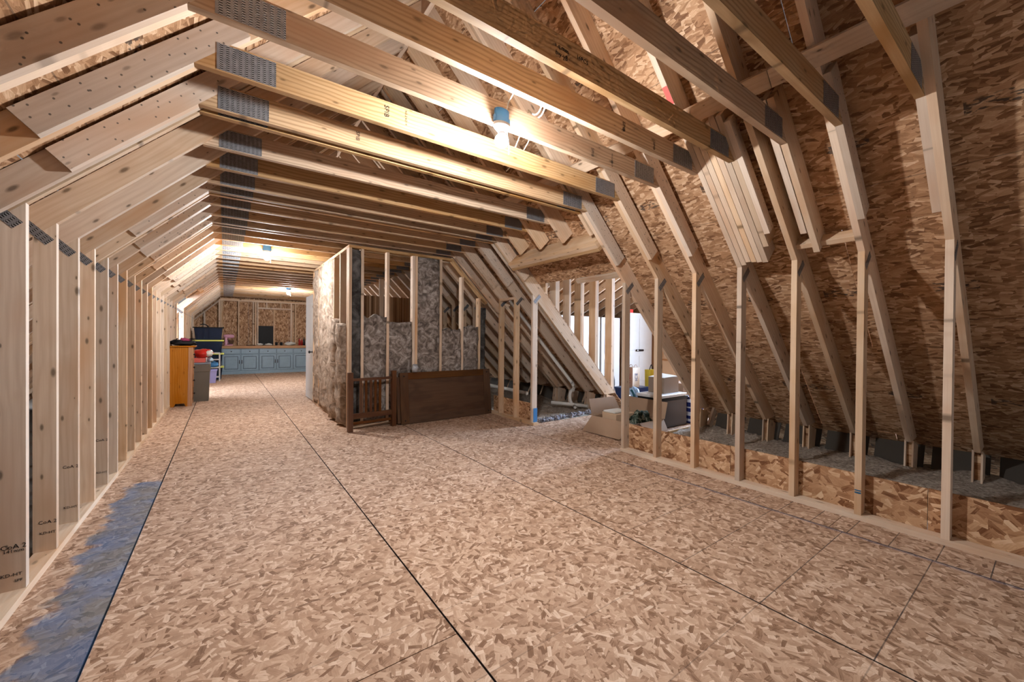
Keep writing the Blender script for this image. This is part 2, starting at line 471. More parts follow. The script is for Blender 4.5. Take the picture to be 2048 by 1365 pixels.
def glass_mat():
    """thin window pane: lets the light straight through, with a faint reflection"""
    m = bpy.data.materials.new('window_glass')
    m.use_nodes = True
    nt = m.node_tree
    nt.nodes.remove(nt.nodes['Principled BSDF'])
    t = N(nt, 'ShaderNodeBsdfTransparent')
    t.inputs['Color'].default_value = (0.93, 0.97, 1, 1)
    g = N(nt, 'ShaderNodeBsdfGlossy')
    g.inputs['Roughness'].default_value = 0.02
    mx = N(nt, 'ShaderNodeMixShader')
    mx.inputs[0].default_value = 0.06
    nt.links.new(t.outputs[0], mx.inputs[1])
    nt.links.new(g.outputs[0], mx.inputs[2])
    nt.links.new(mx.outputs[0], nt.nodes['Material Output'].inputs['Surface'])
    return m


M['glass'] = glass_mat()


def plastic_film():
    m, nt, b = new_mat('clear_plastic_bag', 0.15, 0.5)
    b.inputs['Base Color'].default_value = (0.45, 0.62, 0.80, 1)
    b.inputs['Alpha'].default_value = 0.75
    return m


M['film'] = plastic_film()

# ------------------------------------------------------------------ object helpers
W = {}          # world matrices of everything built


def link(o, Mw, parent=None):
    C.objects.link(o)
    W[o.name] = Mw
    if parent is not None:
        o.parent = parent
        o.matrix_basis = W[parent.name].inverted() @ Mw
    else:
        o.matrix_basis = Mw
    return o


def tag(o, label=None, cat=None, group=None, kind=None):
    if label: o['label'] = label
    if cat: o['category'] = cat
    if group: o['group'] = group
    if kind: o['kind'] = kind
    return o


def thing(name, label, cat, loc=(0, 0, 0), group=None, kind=None, rot=None):
    o = bpy.data.objects.new(name, None)
    o.empty_display_size = 0.1
    Mw = Matrix.Translation(loc)
    if rot is not None:
        Mw = Mw @ Matrix.Rotation(rot, 4, 'Z')
    link(o, Mw)
    return tag(o, label, cat, group, kind)


MESH = {}


def mesh_of(key, verts, faces, mat, smooth=False):
    k = (key, mat)
    if key is not None and k in MESH:
        return MESH[k]
    me = bpy.data.meshes.new('mesh')
    me.from_pydata([tuple(v) for v in verts], [], faces)
    me.materials.append(M[mat])
    if smooth:
        me.polygons.foreach_set('use_smooth', [True] * len(me.polygons))
    me.update()
    if key is not None:
        MESH[k] = me
    return me


BOXF = [(0, 3, 2, 1), (4, 5, 6, 7), (0, 1, 5, 4), (1, 2, 6, 5), (2, 3, 7, 6), (3, 0, 4, 7)]


def box_verts(sx, sy, sz, o=(0, 0, 0), b=0.0):
    x0, y0, z0 = o
    return [(x0, y0, z0), (x0 + sx, y0, z0), (x0 + sx, y0 + sy, z0), (x0, y0 + sy, z0),
            (x0, y0, z0 + sz), (x0 + sx, y0, z0 + sz), (x0 + sx, y0 + sy, z0 + sz), (x0, y0 + sy, z0 + sz)]


def cham_box(sx, sy, sz, b):
    """box with chamfered edges, corner at the origin"""
    if b <= 0:
        return box_verts(sx, sy, sz), BOXF
    V, F, idx = [], [], {}
    S3 = (sx, sy, sz)
    for c in range(8):
        s = [(c >> i) & 1 for i in range(3)]
        for a in range(3):          # the vertex that lies on the face normal to axis a
            p = [0, 0, 0]
            for i in range(3):
                e = S3[i] if s[i] else 0
                p[i] = e if i == a else (e - b if s[i] else e + b)
            idx[(c, a)] = len(V)
            V.append(tuple(p))
    def quad(a, s):
        o = [i for i in range(3) if i != a]
        cs = []
        for (p, q) in ((0, 0), (1, 0), (1, 1), (0, 1)):
            c = (s << a) | (p << o[0]) | (q << o[1])
            cs.append(idx[(c, a)])
        return cs
    for a in range(3):
        for s in (0, 1):
            q = quad(a, s)
            flip = (s == 0) ^ (a == 1)
            F.append(tuple(reversed(q)) if flip else tuple(q))
    for a in range(3):              # edge strips along axis a
        o = [i for i in range(3) if i != a]
        for p in (0, 1):
            for q in (0, 1):
                c0 = (p << o[0]) | (q << o[1])
                c1 = c0 | (1 << a)
                F.append((idx[(c0, o[0])], idx[(c1, o[0])], idx[(c1, o[1])], idx[(c0, o[1])]))
    for c in range(8):
        F.append((idx[(c, 0)], idx[(c, 1)], idx[(c, 2)]))
    return V, F


def box(name, x0, x1, y0, y1, z0, z1, mat, parent=None, bev=0.0, axis='x', rotz=0.0):
    """world aligned box; axis = the direction in which the grain runs (local x). Offsets are relative to the parent thing if it has one."""
    sx, sy, sz = x1 - x0, y1 - y0, z1 - z0
    base = W[parent.name] if parent is not None else Matrix.Identity(4)
    if axis == 'x':
        R, d = Matrix.Identity(4), (sx, sy, sz)
        T = Matrix.Translation((x0, y0, z0))
    elif axis == 'y':               # local x -> world y, local y -> -world x
        R, d = Matrix.Rotation(math.pi / 2, 4, 'Z'), (sy, sx, sz)
        T = Matrix.Translation((x1, y0, z0))
    else:                           # local x -> world z, local y -> world y, local z -> -world x
        R, d = Matrix.Rotation(-math.pi / 2, 4, 'Y'), (sz, sy, sx)
        T = Matrix.Translation((x1, y0, z0))
    key = ('b',) + tuple(round(v, 4) for v in d) + (bev,)
    if (key, mat) in MESH:
        me = MESH[(key, mat)]
    else:
        v, f = cham_box(d[0], d[1], d[2], bev)
        me = mesh_of(key, v, f, mat)
    return link(bpy.data.objects.new(name, me), base @ T @ R, parent)


def board(name, p0, p1, w, t, up, mat, parent=None):
    """board from p0 to p1 (world, centre line), w wide across, t thick along up"""
    p0, p1, up = Vector(p0), Vector(p1), Vector(up)
    ex = (p1 - p0); ln = ex.length; ex.normalize()
    ez = (up - up.dot(ex) * ex).normalized()
    ey = ez.cross(ex)
    Mw = Matrix.Translation(p0) @ Matrix((ex, ey, ez)).transposed().to_4x4() @ Matrix.Translation((0, -w / 2, -t / 2))
    key = ('b', round(ln, 4), round(w, 4), round(t, 4), 0.0)
    me = mesh_of(key, box_verts(ln, w, t), BOXF, mat)
    return link(bpy.data.objects.new(name, me), Mw, parent)


def member(name, poly, y0, th, ang, mat, parent=None):
    """flat piece of a truss: polygon in world XZ, extruded th along +Y from y0; grain along the angle ang"""
    cx, cz = math.cos(ang), math.sin(ang)
    ox, oz = poly[0]
    loc = [((x - ox) * cx + (z - oz) * cz, -(x - ox) * cz + (z - oz) * cx) for x, z in poly]
    area = sum(loc[i][0] * loc[(i + 1) % len(loc)][1] - loc[(i + 1) % len(loc)][0] * loc[i][1] for i in range(len(loc)))
    if area < 0:
        loc = loc[:1] + loc[:0:-1]
    n = len(loc)
    key = ('m', round(th, 4)) + tuple(round(c, 4) for p in loc for c in p)
    V = [(x, y, 0) for x, y in loc] + [(x, y, -th) for x, y in loc]
    F = [tuple(range(n)), tuple(range(2 * n - 1, n - 1, -1))]
    for i in range(n):
        j = (i + 1) % n
        F.append((i, i + n, j + n, j))
    me = mesh_of(key, V, F, mat)
    R = Matrix(((cx, -cz, 0), (0, 0, -1), (cz, cx, 0))).to_4x4()
    return link(bpy.data.objects.new(name, me), Matrix.Translation((ox, y0, oz)) @ R, parent)


def tube(name, pts, r, mat, parent=None, seg=10, world=True):
    pts = [Vector(p) for p in pts]
    V, F = [], []
    up = Vector((0.13, 0.27, 0.95))
    for i, p in enumerate(pts):
        d = (pts[min(i + 1, len(pts) - 1)] - pts[max(i - 1, 0)]).normalized()
        a = d.cross(up).normalized()
        b2 = d.cross(a)
        for s in range(seg):
            t = 2 * math.pi * s / seg
            V.append(p + (a * math.cos(t) + b2 * math.sin(t)) * r)
    for i in range(len(pts) - 1):
        for s in range(seg):
            s2 = (s + 1) % seg
            F.append((i * seg + s, i * seg + s2, (i + 1) * seg + s2, (i + 1) * seg + s))
    F.append(tuple(range(seg)))
    F.append(tuple(range(len(V) - 1, len(V) - seg - 1, -1)))
    o0 = pts[0].copy()
    me = mesh_of(None, [v - o0 for v in V], F, mat, True)
    return link(bpy.data.objects.new(name, me), Matrix.Translation(o0), parent)


def arc(a, b, c, n=8):
    a, b, c = Vector(a), Vector(b), Vector(c)
    return [(a * (1 - t) ** 2 + b * 2 * t * (1 - t) + c * t * t) for t in (i / n for i in range(n + 1))]


def lathe(name, prof, mat, loc, parent=None, seg=24, axis=None):
    V, F = [], []
    for r, z in prof:
        for s in range(seg):
            t = 2 * math.pi * s / seg
            V.append((r * math.cos(t), r * math.sin(t), z))
    for i in range(len(prof) - 1):
        for s in range(seg):
            s2 = (s + 1) % seg
            F.append((i * seg + s, i * seg + s2, (i + 1) * seg + s2, (i + 1) * seg + s))
    F.append(tuple(range(seg - 1, -1, -1)))
    F.append(tuple(range(len(V) - seg, len(V))))
    me = mesh_of(None, V, F, mat, True)
    base = W[parent.name] if parent is not None else Matrix.Identity(4)
    Mw = base @ Matrix.Translation(loc)
    if axis is not None:
        Mw = Mw @ axis
    return link(bpy.data.objects.new(name, me), Mw, parent)


def taper_box(name, x0, x1, y0, y1, z0, z1, inset, mat, parent, bev=None):
    """open tub shape: narrower at the bottom by inset"""
    V = [(x0 + inset, y0 + inset, z0), (x1 - inset, y0 + inset, z0), (x1 - inset, y1 - inset, z0), (x0 + inset, y1 - inset, z0),
         (x0, y0, z1), (x1, y0, z1), (x1, y1, z1), (x0, y1, z1)]
    me = mesh_of(None, V, BOXF, mat)
    return link(bpy.data.objects.new(name, me), W[parent.name].copy(), parent)


def lump(name, c, r, mat, parent=None, amp=0.25, freq=4.0, seg=20, seed=0):
    """crumpled round mass (bags, cloth): a sphere pushed about by noise"""
    V, F = [], []
    rings = seg // 2
    for i in range(rings + 1):
        ph = math.pi * i / rings
        for s in range(seg):
            t = 2 * math.pi * s / seg
            d = Vector((math.sin(ph) * math.cos(t), math.sin(ph) * math.sin(t), math.cos(ph)))
            k = 1 + amp * noise.noise(d * freq * 0.5 + Vector((seed * 3.1, seed, 0))) + amp * 0.5 * noise.noise(d * freq * 1.5 + Vector((seed, 0, seed)))
            V.append((d.x * r[0] * k, d.y * r[1] * k, max(-r[2] * 0.97, d.z * r[2] * k)))
    for i in range(rings):
        for s in range(seg):
            s2 = (s + 1) % seg
            F.append((i * seg + s, (i + 1) * seg + s, (i + 1) * seg + s2, i * seg + s2))
    me = mesh_of(None, V, F, mat, True)
    base = W[parent.name] if parent is not None else Matrix.Identity(4)
    return link(bpy.data.objects.new(name, me), base @ Matrix.Translation(c), parent)


def batt(name, o, eu, ev, en, w, h, depth, mat, parent, seed, ragged=0.0, nu=10, nv=34, puff=0.02):
    """fibreglass batt: origin o (bottom corner), along eu by w, along ev by h, bulging along en"""
    o, eu, ev, en = (Vector(a) for a in (o, eu, ev, en))
    V, F = [], []
    for j in range(nv + 1):
        for i in range(nu + 1):
            u, v = i / nu, j / nv
            bow = (1 - (2 * u - 1) ** 4) * puff
            n1 = noise.noise(Vector((u * w * 7 + seed, v * h * 7, seed * 1.7)))
            n2 = noise.noise(Vector((u * w * 22 + seed, v * h * 22, seed)))
            d = bow + 0.034 * n1 + 0.013 * n2
            hh = h + ragged * noise.noise(Vector((u * 4 + seed, 0, seed * 2.3)))
            V.append(tuple(eu * (u * w) + ev * (v * hh) + en * d))
    n0 = len(V)
    for j in range(nv):
        for i in range(nu):
            a = j * (nu + 1) + i
            F.append((a, a + 1, a + nu + 2, a + nu + 1))
    # back and rim
    ring = [i for i in range(nu + 1)] + [j * (nu + 1) + nu for j in range(1, nv + 1)] + [nv * (nu + 1) + i for i in range(nu - 1, -1, -1)] + [j * (nu + 1) for j in range(nv - 1, 0, -1)]
    for k in ring:
        v = Vector(V[k])
        V.append(tuple(v - en * (v.dot(en) + depth)))
    m_ = len(ring)
    for k in range(m_):
        k2 = (k + 1) % m_
        F.append((ring[k], n0 + k, n0 + k2, ring[k2]))
    F.append(tuple(n0 + k for k in range(m_ - 1, -1, -1)))
    me = mesh_of(None, V, F, mat, True)
    return link(bpy.data.objects.new(name, me), Matrix.Translation(o), parent)


def text(name, s, size, Mw, mat, parent, squash=1.0):
    cu = bpy.data.curves.new('lettering', 'FONT')
    cu.body = s
    cu.size = size
    cu.align_x = 'CENTER'
    cu.align_y = 'CENTER'
    cu.extrude = 0.0002
    cu.resolution_u = 2
    cu.materials.append(M[mat])
    tmp = bpy.data.objects.new('tmp', cu)
    C.objects.link(tmp)
    dg = bpy.context.evaluated_depsgraph_get()
    me = bpy.data.meshes.new_from_object(tmp.evaluated_get(dg))
    bpy.data.objects.remove(tmp)
    me.transform(Matrix.Diagonal((squash, 1, 1, 1)))
    return link(bpy.data.objects.new(name, me), Mw, parent)


ORD = ['first', 'second', 'third', 'fourth', 'fifth', 'sixth', 'seventh', 'eighth', 'ninth', 'tenth', 'eleventh', 'twelfth', 'thirteenth',
       'fourteenth', 'fifteenth', 'sixteenth', 'seventeenth', 'eighteenth', 'nineteenth', 'twentieth']
# ------------------------------------------------------------------ the setting
PI = math.pi
R2 = math.sqrt(2)
T = 0.038                       # thickness of every 2x board
SI = 5.45                       # X + Z on the lower edge of the rafters on the cabinet-less (knee wall) side
DEP = 0.184                     # rafter depth
SO = SI + DEP * R2
XC = 1.405                      # centre line of the attic
ZC = 2.52                       # underside of the tie beams
Y_END = 16.42


DL = 0.125                      # depth of the rafters on the other side
SL = SI + DL * R2


def mir(p):
    return (2 * XC - p[0], p[1])


def abox(name, *a, **k):
    """box in world coordinates under a parent that is not at the origin"""
    p = k.pop('parent')
    o = box(name, *a, parent=None, **k)
    Mw = W[o.name]
    o.parent = p
    o.matrix_basis = W[p.name].inverted() @ Mw
    return o


# floor: sheets of OSB laid in rows, joints left open
floor = tag(box('floor', -3.4, 3.60, -1.4, Y_END, -0.06, -0.021, 'soffit'), 'strand board attic floor laid in large sheets', 'floor', kind='structure')
rows = [(-0.80, -0.43, 1.1), (-0.43, 0.80, -0.96), (0.80, 2.06, 0.3), (2.06, 3.28, -0.2), (3.28, 3.66, 0.9)]
gap = 0.0035
for (xa, xb, off) in rows:
    y = -1.4
    nxt = off + (0 if off > -1.4 else 2.44)
    while y < Y_END - 0.01:
        ye = min(nxt, Y_END)
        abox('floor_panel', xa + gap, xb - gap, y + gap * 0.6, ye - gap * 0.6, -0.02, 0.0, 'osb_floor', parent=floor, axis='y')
        y, nxt = ye, ye + 2.44
for (xa, xb) in ((3.665, 4.88), (4.885, 5.95)):
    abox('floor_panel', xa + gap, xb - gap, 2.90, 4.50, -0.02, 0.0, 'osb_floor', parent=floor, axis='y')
for (xa, xb) in ((5.95, 7.2), (7.2, 8.4), (8.4, 9.7)):
    for (ya, yb) in ((0.9, 3.3), (3.3, 5.7), (5.7, 8.9)):
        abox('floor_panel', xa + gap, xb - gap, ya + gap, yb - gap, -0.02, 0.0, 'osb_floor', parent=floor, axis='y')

# roof: sheathing panels on the backs of the rafters
ceiling = thing('ceiling', 'strand board roof sheathing sloping up on both sides', 'roof', (XC, 7, 4.3), kind='structure')
ZR = [-0.30, 0.335, 1.197, 2.06, 2.92, 3.78, 4.31]


def slope_panel(side, ya, yb, za, zb):
    so = SO + 0.004
    # local x along Y, local y up the slope, local z outward
    g = 0.0025
    L_, H_ = yb - ya - 2 * g, (zb - za) * R2 - 2 * g
    key = ('sp', round(L_, 3), round(H_, 3))
    me = mesh_of(key, box_verts(L_, H_, 0.012), BOXF, 'osb_roof')
    if side > 0:
        o = Vector((so - za, ya + g, za))
        ex, ey, ez = Vector((0, 1, 0)), Vector((-1, 0, 1)).normalized(), Vector((1, 0, 1)).normalized()
    else:
        o = Vector((2 * XC - (SL + 0.006 - za), yb - g, za))
        ex, ey, ez = Vector((0, -1, 0)), Vector((1, 0, 1)).normalized(), Vector((-1, 0, 1)).normalized()
    o = o + ey * g
    Mw = Matrix.Translation(o) @ Matrix((ex, ey, ez)).transposed().to_4x4()
    link(bpy.data.objects.new('sheathing_panel', me), Mw, ceiling)


for r in range(len(ZR) - 1):
    cols = [-1.5, 0.95, 2.93, 4.44, 6.9, 9.35, 11.8, 14.2, Y_END + 0.02]
    if r % 2:
        cols = [-1.5, 0.1, 1.55, 2.93, 4.44, 5.7, 8.1, 10.55, 13.0, 15.4, Y_END + 0.02]
    for a, b_ in zip(cols, cols[1:]):
        za = ZR[r]
        if abs(a - 2.93) < 0.01:
            if ZR[r + 1] <= 2.03:
                continue
            za = max(za, 2.03)
        slope_panel(1, a, b_, za, ZR[r + 1])
    cols = [-1.5, 0.7, 3.1, 5.55, 8.0, 10.38, 12.02, 14.2, Y_END + 0.02]
    if r % 2:
        cols = [-1.5, 1.9, 4.3, 6.75, 9.2, 10.38, 12.02, 13.2, Y_END + 0.02]
    for a, b_ in zip(cols, cols[1:]):
        za = ZR[r]
        if abs(a - 10.38) < 0.01:
            if ZR[r + 1] <= 2.1:
                continue
            za = max(za, 2.1)
        slope_panel(-1, a, b_, za, ZR[r + 1])
box('ridge_board', XC - 0.019, XC + 0.019, -1.4, Y_END, 4.05, 4.29, 'spf', None, axis='y')
tag(bpy.data.objects['ridge_board'], 'long ridge board at the peak of the roof', 'ridge board', kind='structure')
bpy.data.objects['ridge_board'].name = 'trim_1'

# knee walls: plates and kick boards (their studs belong to the trusses)
wall_right = thing('wall_right', 'open knee wall with strand board kick panels and pine plate', 'wall', (3.62, 2.5, 0), kind='structure')


for (ya, yb) in ((-0.9, 2.87), (4.40, 5.66)):
    abox('sill_plate', 3.577, 3.666, ya, yb, 0.0, 0.038, 'plate_pine', parent=wall_right, axis='y')
for (ya, yb, zt) in ((-0.9, 0.49, 0.305), (0.493, 1.72, 0.302), (1.723, 2.90, 0.30), (4.46, 5.58, 0.29)):
    o = board('kick_panel', (3.673, ya, 0.03 + (zt - 0.03) / 2), (3.673, yb, 0.03 + (zt - 0.03) / 2), zt - 0.03, 0.012, (-1, 0, 0), 'osb_kick', wall_right)
wall_left = thing('wall_left', 'open stud wall with pale pine bottom plate along the floor', 'wall', (-0.8, 7, 0), kind='structure')
for (ya, yb) in ((0.2, 4.9), (4.9, 10.38), (12.0, 15.68)):
    abox('sill_plate', -0.852, -0.763, ya, yb, 0.0, 0.038, 'plate_pine', parent=wall_left, axis='y')

# eave: dark baffle boards and loose cellulose behind the knee wall
eave = thing('trim_2', 'dark ventilation baffle boards along the eave behind the knee wall', 'baffle', (5.5, 2, 0), kind='structure')
yy = -0.9
while yy < 10:
    if not (2.5 < yy < 4.4):
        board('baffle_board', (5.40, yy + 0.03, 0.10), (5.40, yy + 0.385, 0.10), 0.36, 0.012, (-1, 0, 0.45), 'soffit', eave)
    yy += 0.4064


def cellulose(name, xa, xb, ya, yb, label, z0=0.05):
    nx, ny = int((xb - xa) / 0.045), int((yb - ya) / 0.045)
    V, F = [], []
    for j in range(ny + 1):
        for i in range(nx + 1):
            x, y = xa + (xb - xa) * i / nx, ya + (yb - ya) * j / ny
            z = z0 + 0.05 * noise.noise(Vector((x * 2.3, y * 2.3, 1))) + 0.022 * noise.noise(Vector((x * 9, y * 9, 4))) + 0.012 * noise.noise(Vector((x * 26, y * 26, 9)))
            V.append((x - xa, y - ya, z))
    for j in range(ny):
        for i in range(nx):
            a = j * (nx + 1) + i
            F.append((a, a + 1, a + nx + 2, a + nx + 1))
    me = mesh_of(None, V, F, 'cellulose', True)
    o = link(bpy.data.objects.new(name, me), Matrix.Translation((xa, ya, 0)))
    return tag(o, label, 'insulation', kind='stuff')


cellulose('loose_insulation', 3.68, 5.5, -0.95, 2.90, 'loose grey cellulose insulation lying behind the near knee wall panels', 0.075)
cellulose('loose_insulation', 3.68, 5.5, 4.60, 9.3, 'loose brown grey insulation around the white drain pipe beyond the walkway', 0.04)

# far gable wall
wall_far = thing('wall_far', 'far gable wall of strand board with open studs above the cabinets', 'wall', (XC, 16.35, 0), kind='structure')
xs = [-3.0, -1.78, -0.56, 0.66, 1.88, 3.10, 4.32, 5.6]
for a, b_ in zip(xs, xs[1:]):
    za, zb = 2.90 + a, 2.90 + b_
    if a >= XC:
        za, zb = SO - a, SO - b_
    if b_ > XC > a:
        poly = [(a, 0), (b_, 0), (b_, SO - b_), (XC, SO - XC), (a, 2.90 + a)]
    else:
        poly = [(a, 0), (b_, 0), (b_, max(zb, 0.01)), (a, max(za, 0.01))]
    if min(p[1] for p in poly[2:]) < 0:
        continue
    member('sheathing_panel', [(x + (0.002 if x == a else -0.002), z) for x, z in poly], Y_END + 0.005, 0.012, 0, 'osb_gable', wall_far)
YS = 16.31
def fstud(x, z0, z1, w=T):
    abox('stud', x, x + w, YS, YS + 0.089, z0, z1, 'spf', parent=wall_far, axis='z')
for x in (-0.17, -0.125, -0.085):
    fstud(x, 0.0, 2.42)
for x in (0.36, 0.775, 0.845, 0.905, 1.925, 1.975, 2.06, 2.47, 2.87, 3.2):
    fstud(x, 0.0, 2.42)
fstud(-0.55, 0.0, 2.02)
fstud(-0.85, 0.0, 1.70)
fstud(1.39, 0.0, 2.19)
for x in (1.17, 1.60):
    fstud(x, 2.245, 2.42)
abox('header', 0.945, 1.925, YS - 0.006, YS + 0.083, 2.19, 2.245, 'spf', parent=wall_far)
abox('top_plate', -0.16, 3.5, YS - 0.002, YS + 0.087, 2.42, 2.458, 'spf', parent=wall_far)
abox('top_plate', -0.12, 3.5, YS + 0.002, YS + 0.091, 2.458, 2.496, 'spf', parent=wall_far)
board('slope_plate', (-1.05, YS + 0.045, 1.515), (-0.13, YS + 0.045, 2.435), 0.089, T, (-1, 0, 1), 'spf', wall_far)

# ------------------------------------------------------------------ closet partition with insulation
wall_closet = thing('wall_closet', 'framed closet partition stuffed with brown fibreglass insulation', 'wall', (1.4, 5.7, 0), kind='structure')
YF = 5.66
def cbox(name, *a, **k):
    return abox(name, *a, parent=wall_closet, **k)
cbox('sill_plate', 1.36, 3.56, YF, YF + 0.089, 0, T, 'spf')
cbox('top_plate', 1.36, 2.94, YF - 0.002, YF + 0.087, 2.462, 2.50, 'syp')
board('slope_plate', (2.93, YF + 0.045, 2.47), (3.57, YF + 0.045, 1.83), 0.089, T, (1, 0, 1), 'syp', wall_closet)
def ztop(x):
    return 2.462 if x < 2.92 else 5.37 - x - 0.02
front = [1.362, 1.52, 1.875, 2.262, 2.304, 2.705, 3.085, 3.405]
for x in front:
    cbox('stud', x, x + T, YF, YF + 0.089, T, ztop(x + T), 'spf', axis='z')
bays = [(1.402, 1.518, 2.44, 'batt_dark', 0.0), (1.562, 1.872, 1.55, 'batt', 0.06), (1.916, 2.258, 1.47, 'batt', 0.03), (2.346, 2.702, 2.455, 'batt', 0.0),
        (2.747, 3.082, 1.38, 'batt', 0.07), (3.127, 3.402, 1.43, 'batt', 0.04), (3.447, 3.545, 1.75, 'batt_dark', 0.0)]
for i, (a, b_, h, mt, rg) in enumerate(bays):
    batt('insulation_batt', (a, YF + 0.012, T), (1, 0, 0), (0, 0, 1), (0, -1, 0), b_ - a, h - T, 0.085, mt, wall_closet, i * 5.3 + 1, rg)
# long side of the closet, facing the passage
cbox('sill_plate', 1.36, 1.449, YF + 0.09, 8.34, 0, T, 'spf', axis='y')
cbox('top_plate', 1.36, 1.449, YF + 0.088, 8.34, 2.462, 2.50, 'syp', axis='y')
side = [5.75, 6.16, 6.565, 6.97, 7.376, 7.78, 8.302]
for y in side:
    cbox('stud', 1.36, 1.449, y, y + T, T, 2.462, 'spf', axis='z')
for i, (a, b_) in enumerate(zip(side, side[1:])):
    h = 1.42 if i == 0 else (1.5 if i == 1 else 2.45)
    batt('insulation_batt', (1.372, b_ - 0.002, T), (0, -1, 0), (0, 0, 1), (-1, 0, 0), b_ - a - T - 0.004, h - T, 0.075, 'batt_side', wall_closet, 50 + i * 3.7, 0.05 if i < 2 else 0, puff=0.10 if i < 2 else (0.05 if i < 4 else 0.025))
# back walls of the closet: far end
cbox('stud', 2.0, 2.089, 8.30, 8.34, T, 2.462, 'spf', axis='z')
cbox('stud', 2.6, 2.689, 8.30, 8.34, T, 2.462, 'spf', axis='z')
cbox('back_panel', 1.45, 3.3, 8.345, 8.357, 0.0, 2.1, 'osb_gable')

door = thing('door_1', 'white panel door standing open at the end of the insulated partition', 'door', (1.375, 8.41, 0), kind='structure', rot=math.radians(1.0))
box('slab', 0.0, 0.04, 0.0, 0.76, 0.01, 2.06, 'white', door, bev=0.003)
for (za, zb) in ((0.18, 0.85), (1.02, 1.9)):
    box('raised_panel', -0.006, 0.0, 0.12, 0.64, za, zb, 'white', door, bev=0.003)
hd = lathe('handle', [(0.024, 0), (0.024, 0.006), (0.010, 0.012), (0.010, 0.04), (0.026, 0.045), (0.028, 0.062), (0.016, 0.074), (0.0005, 0.076)], 'brass', (0.0, 0.06, 0.95), door, 16, Matrix.Rotation(-PI / 2, 4, 'Y'))

# ------------------------------------------------------------------ roof trusses
def pt(poly, side):
    return [mir(p) for p in poly] if side < 0 else poly


RAF_TOP = [(XC + 0.02, SI - XC - 0.02), (XC + 0.02, SO - XC - 0.02)]
FULL = [(5.13, SI - 5.13), (5.375, SO - 5.375)] + RAF_TOP[::-1]
FULL_L = [(5.13, SI - 5.13), (5.13 + 0.02, SL - 5.15), (XC + 0.02, SL - XC - 0.02), RAF_TOP[0]]
def inner(z): return (SI - z, z)
def outer(z, d=DEP): return (SI - z + d / R2, z + d / R2)      # square across the rafter
def cut_rafter(z, top=None, d=DEP):
    if top:
        return [inner(z), outer(z, d), outer(top, d), inner(top)]
    return [inner(z), outer(z, d), (XC + 0.02, SI + d * R2 - XC - 0.02), RAF_TOP[0]]
def scab(z0, z1, d=0.14): return [inner(z0), (SI - z0 + d / R2, z0 + d / R2), (SI - z1 + d / R2, z1 + d / R2), inner(z1)]
STUD = [(3.577, T), (3.666, T), (3.666, SI - 3.666), (3.577, SI - 3.577)]
TIE = [(2 * XC - (SI - ZC), ZC), (SI - ZC, ZC), (SI - ZC - 0.14, ZC + 0.14), (2 * XC - (SI - ZC - 0.14), ZC + 0.14)]
A_R, A_L = math.radians(135), math.radians(45)


def gusset(t, y, x0, x1, z0, z1, ang=0.0):
    """punched steel plate pressed on the near face of a joint"""
    cx, cz = (x0 + x1) / 2, (z0 + z1) / 2
    w, h = x1 - x0, z1 - z0
    ca, sa = math.cos(ang), math.sin(ang)
    poly = [(cx + ca * a * w / 2 - sa * b2 * h / 2, cz + sa * a * w / 2 + ca * b2 * h / 2) for a, b2 in ((-1, -1), (1, -1), (1, 1), (-1, 1))]
    member('gusset_plate', poly, y - 0.0018, 0.0016, ang, 'steel', t)


def truss(y, label, tie=None, left='full', right='full', lstud=True, rstud=True, scabs='near', lscab=True, rscab=True, heel=False, zr=None, rtop=None):
    t = thing('roof_truss', label, 'roof truss', (XC, y, 0), 'roof trusses of the attic')
    ys = {'near': y - T, 'far': y + T}[scabs]
    if tie is not None:
        member('tie_beam', TIE, tie, T, 0, 'syp', t)
        gusset(t, tie, SI - ZC - 0.33, SI - ZC - 0.085, ZC + 0.006, ZC + 0.132)
        a, b2 = mir((SI - ZC - 0.085, 0))[0], mir((SI - ZC - 0.33, 0))[0]
        gusset(t, tie, a, b2, ZC + 0.006, ZC + 0.132)
    for sd, mode, st, sc in ((1, right, rstud, rscab), (-1, left, lstud, lscab)):
        an = A_R if sd > 0 else A_L
        if mode == 'full':
            member('rafter', pt(FULL if sd > 0 else FULL_L, sd), y, T, an, 'spf', t)
        elif mode == 'short':
            member('rafter', pt(cut_rafter(zr or 2.335, rtop, DEP if sd > 0 else DL), sd), y, T, an, 'spf', t)
        if st and mode == 'full':
            member('stud', pt(STUD, sd), y, T, PI / 2, 'spf', t)
            c = pt([(3.655, 1.815)], sd)[0]
            gusset(t, y, c[0] - 0.075, c[0] + 0.075, c[1] - 0.024, c[1] + 0.024, PI / 4 if sd > 0 else -PI / 4)
        if sc:
            z0 = 2.03 + 0.03 * math.sin(y * 9)
            if mode == 'short':
                z0 = max(z0, (zr or 2.335) + 0.06)
            member('scab_board', pt(scab(z0, 2.74, 0.14 if sd > 0 else 0.112), sd), ys, T, an, 'spf_nailed', t)
    if heel:
        for s in (-0.0125, T + 0.0005):
            member('heel_plate', [(5.14, 0.06), (5.30, 0.0), (5.36, 0.26), (5.16, 0.33)], y + s, 0.012, PI / 2, 'spf', t)
        member('heel_block', [(5.20, 0.02), (5.34, 0.02), (5.34, 0.29), (5.20, 0.29)], y, T, PI / 2, 'osb_kick', t)
    return t


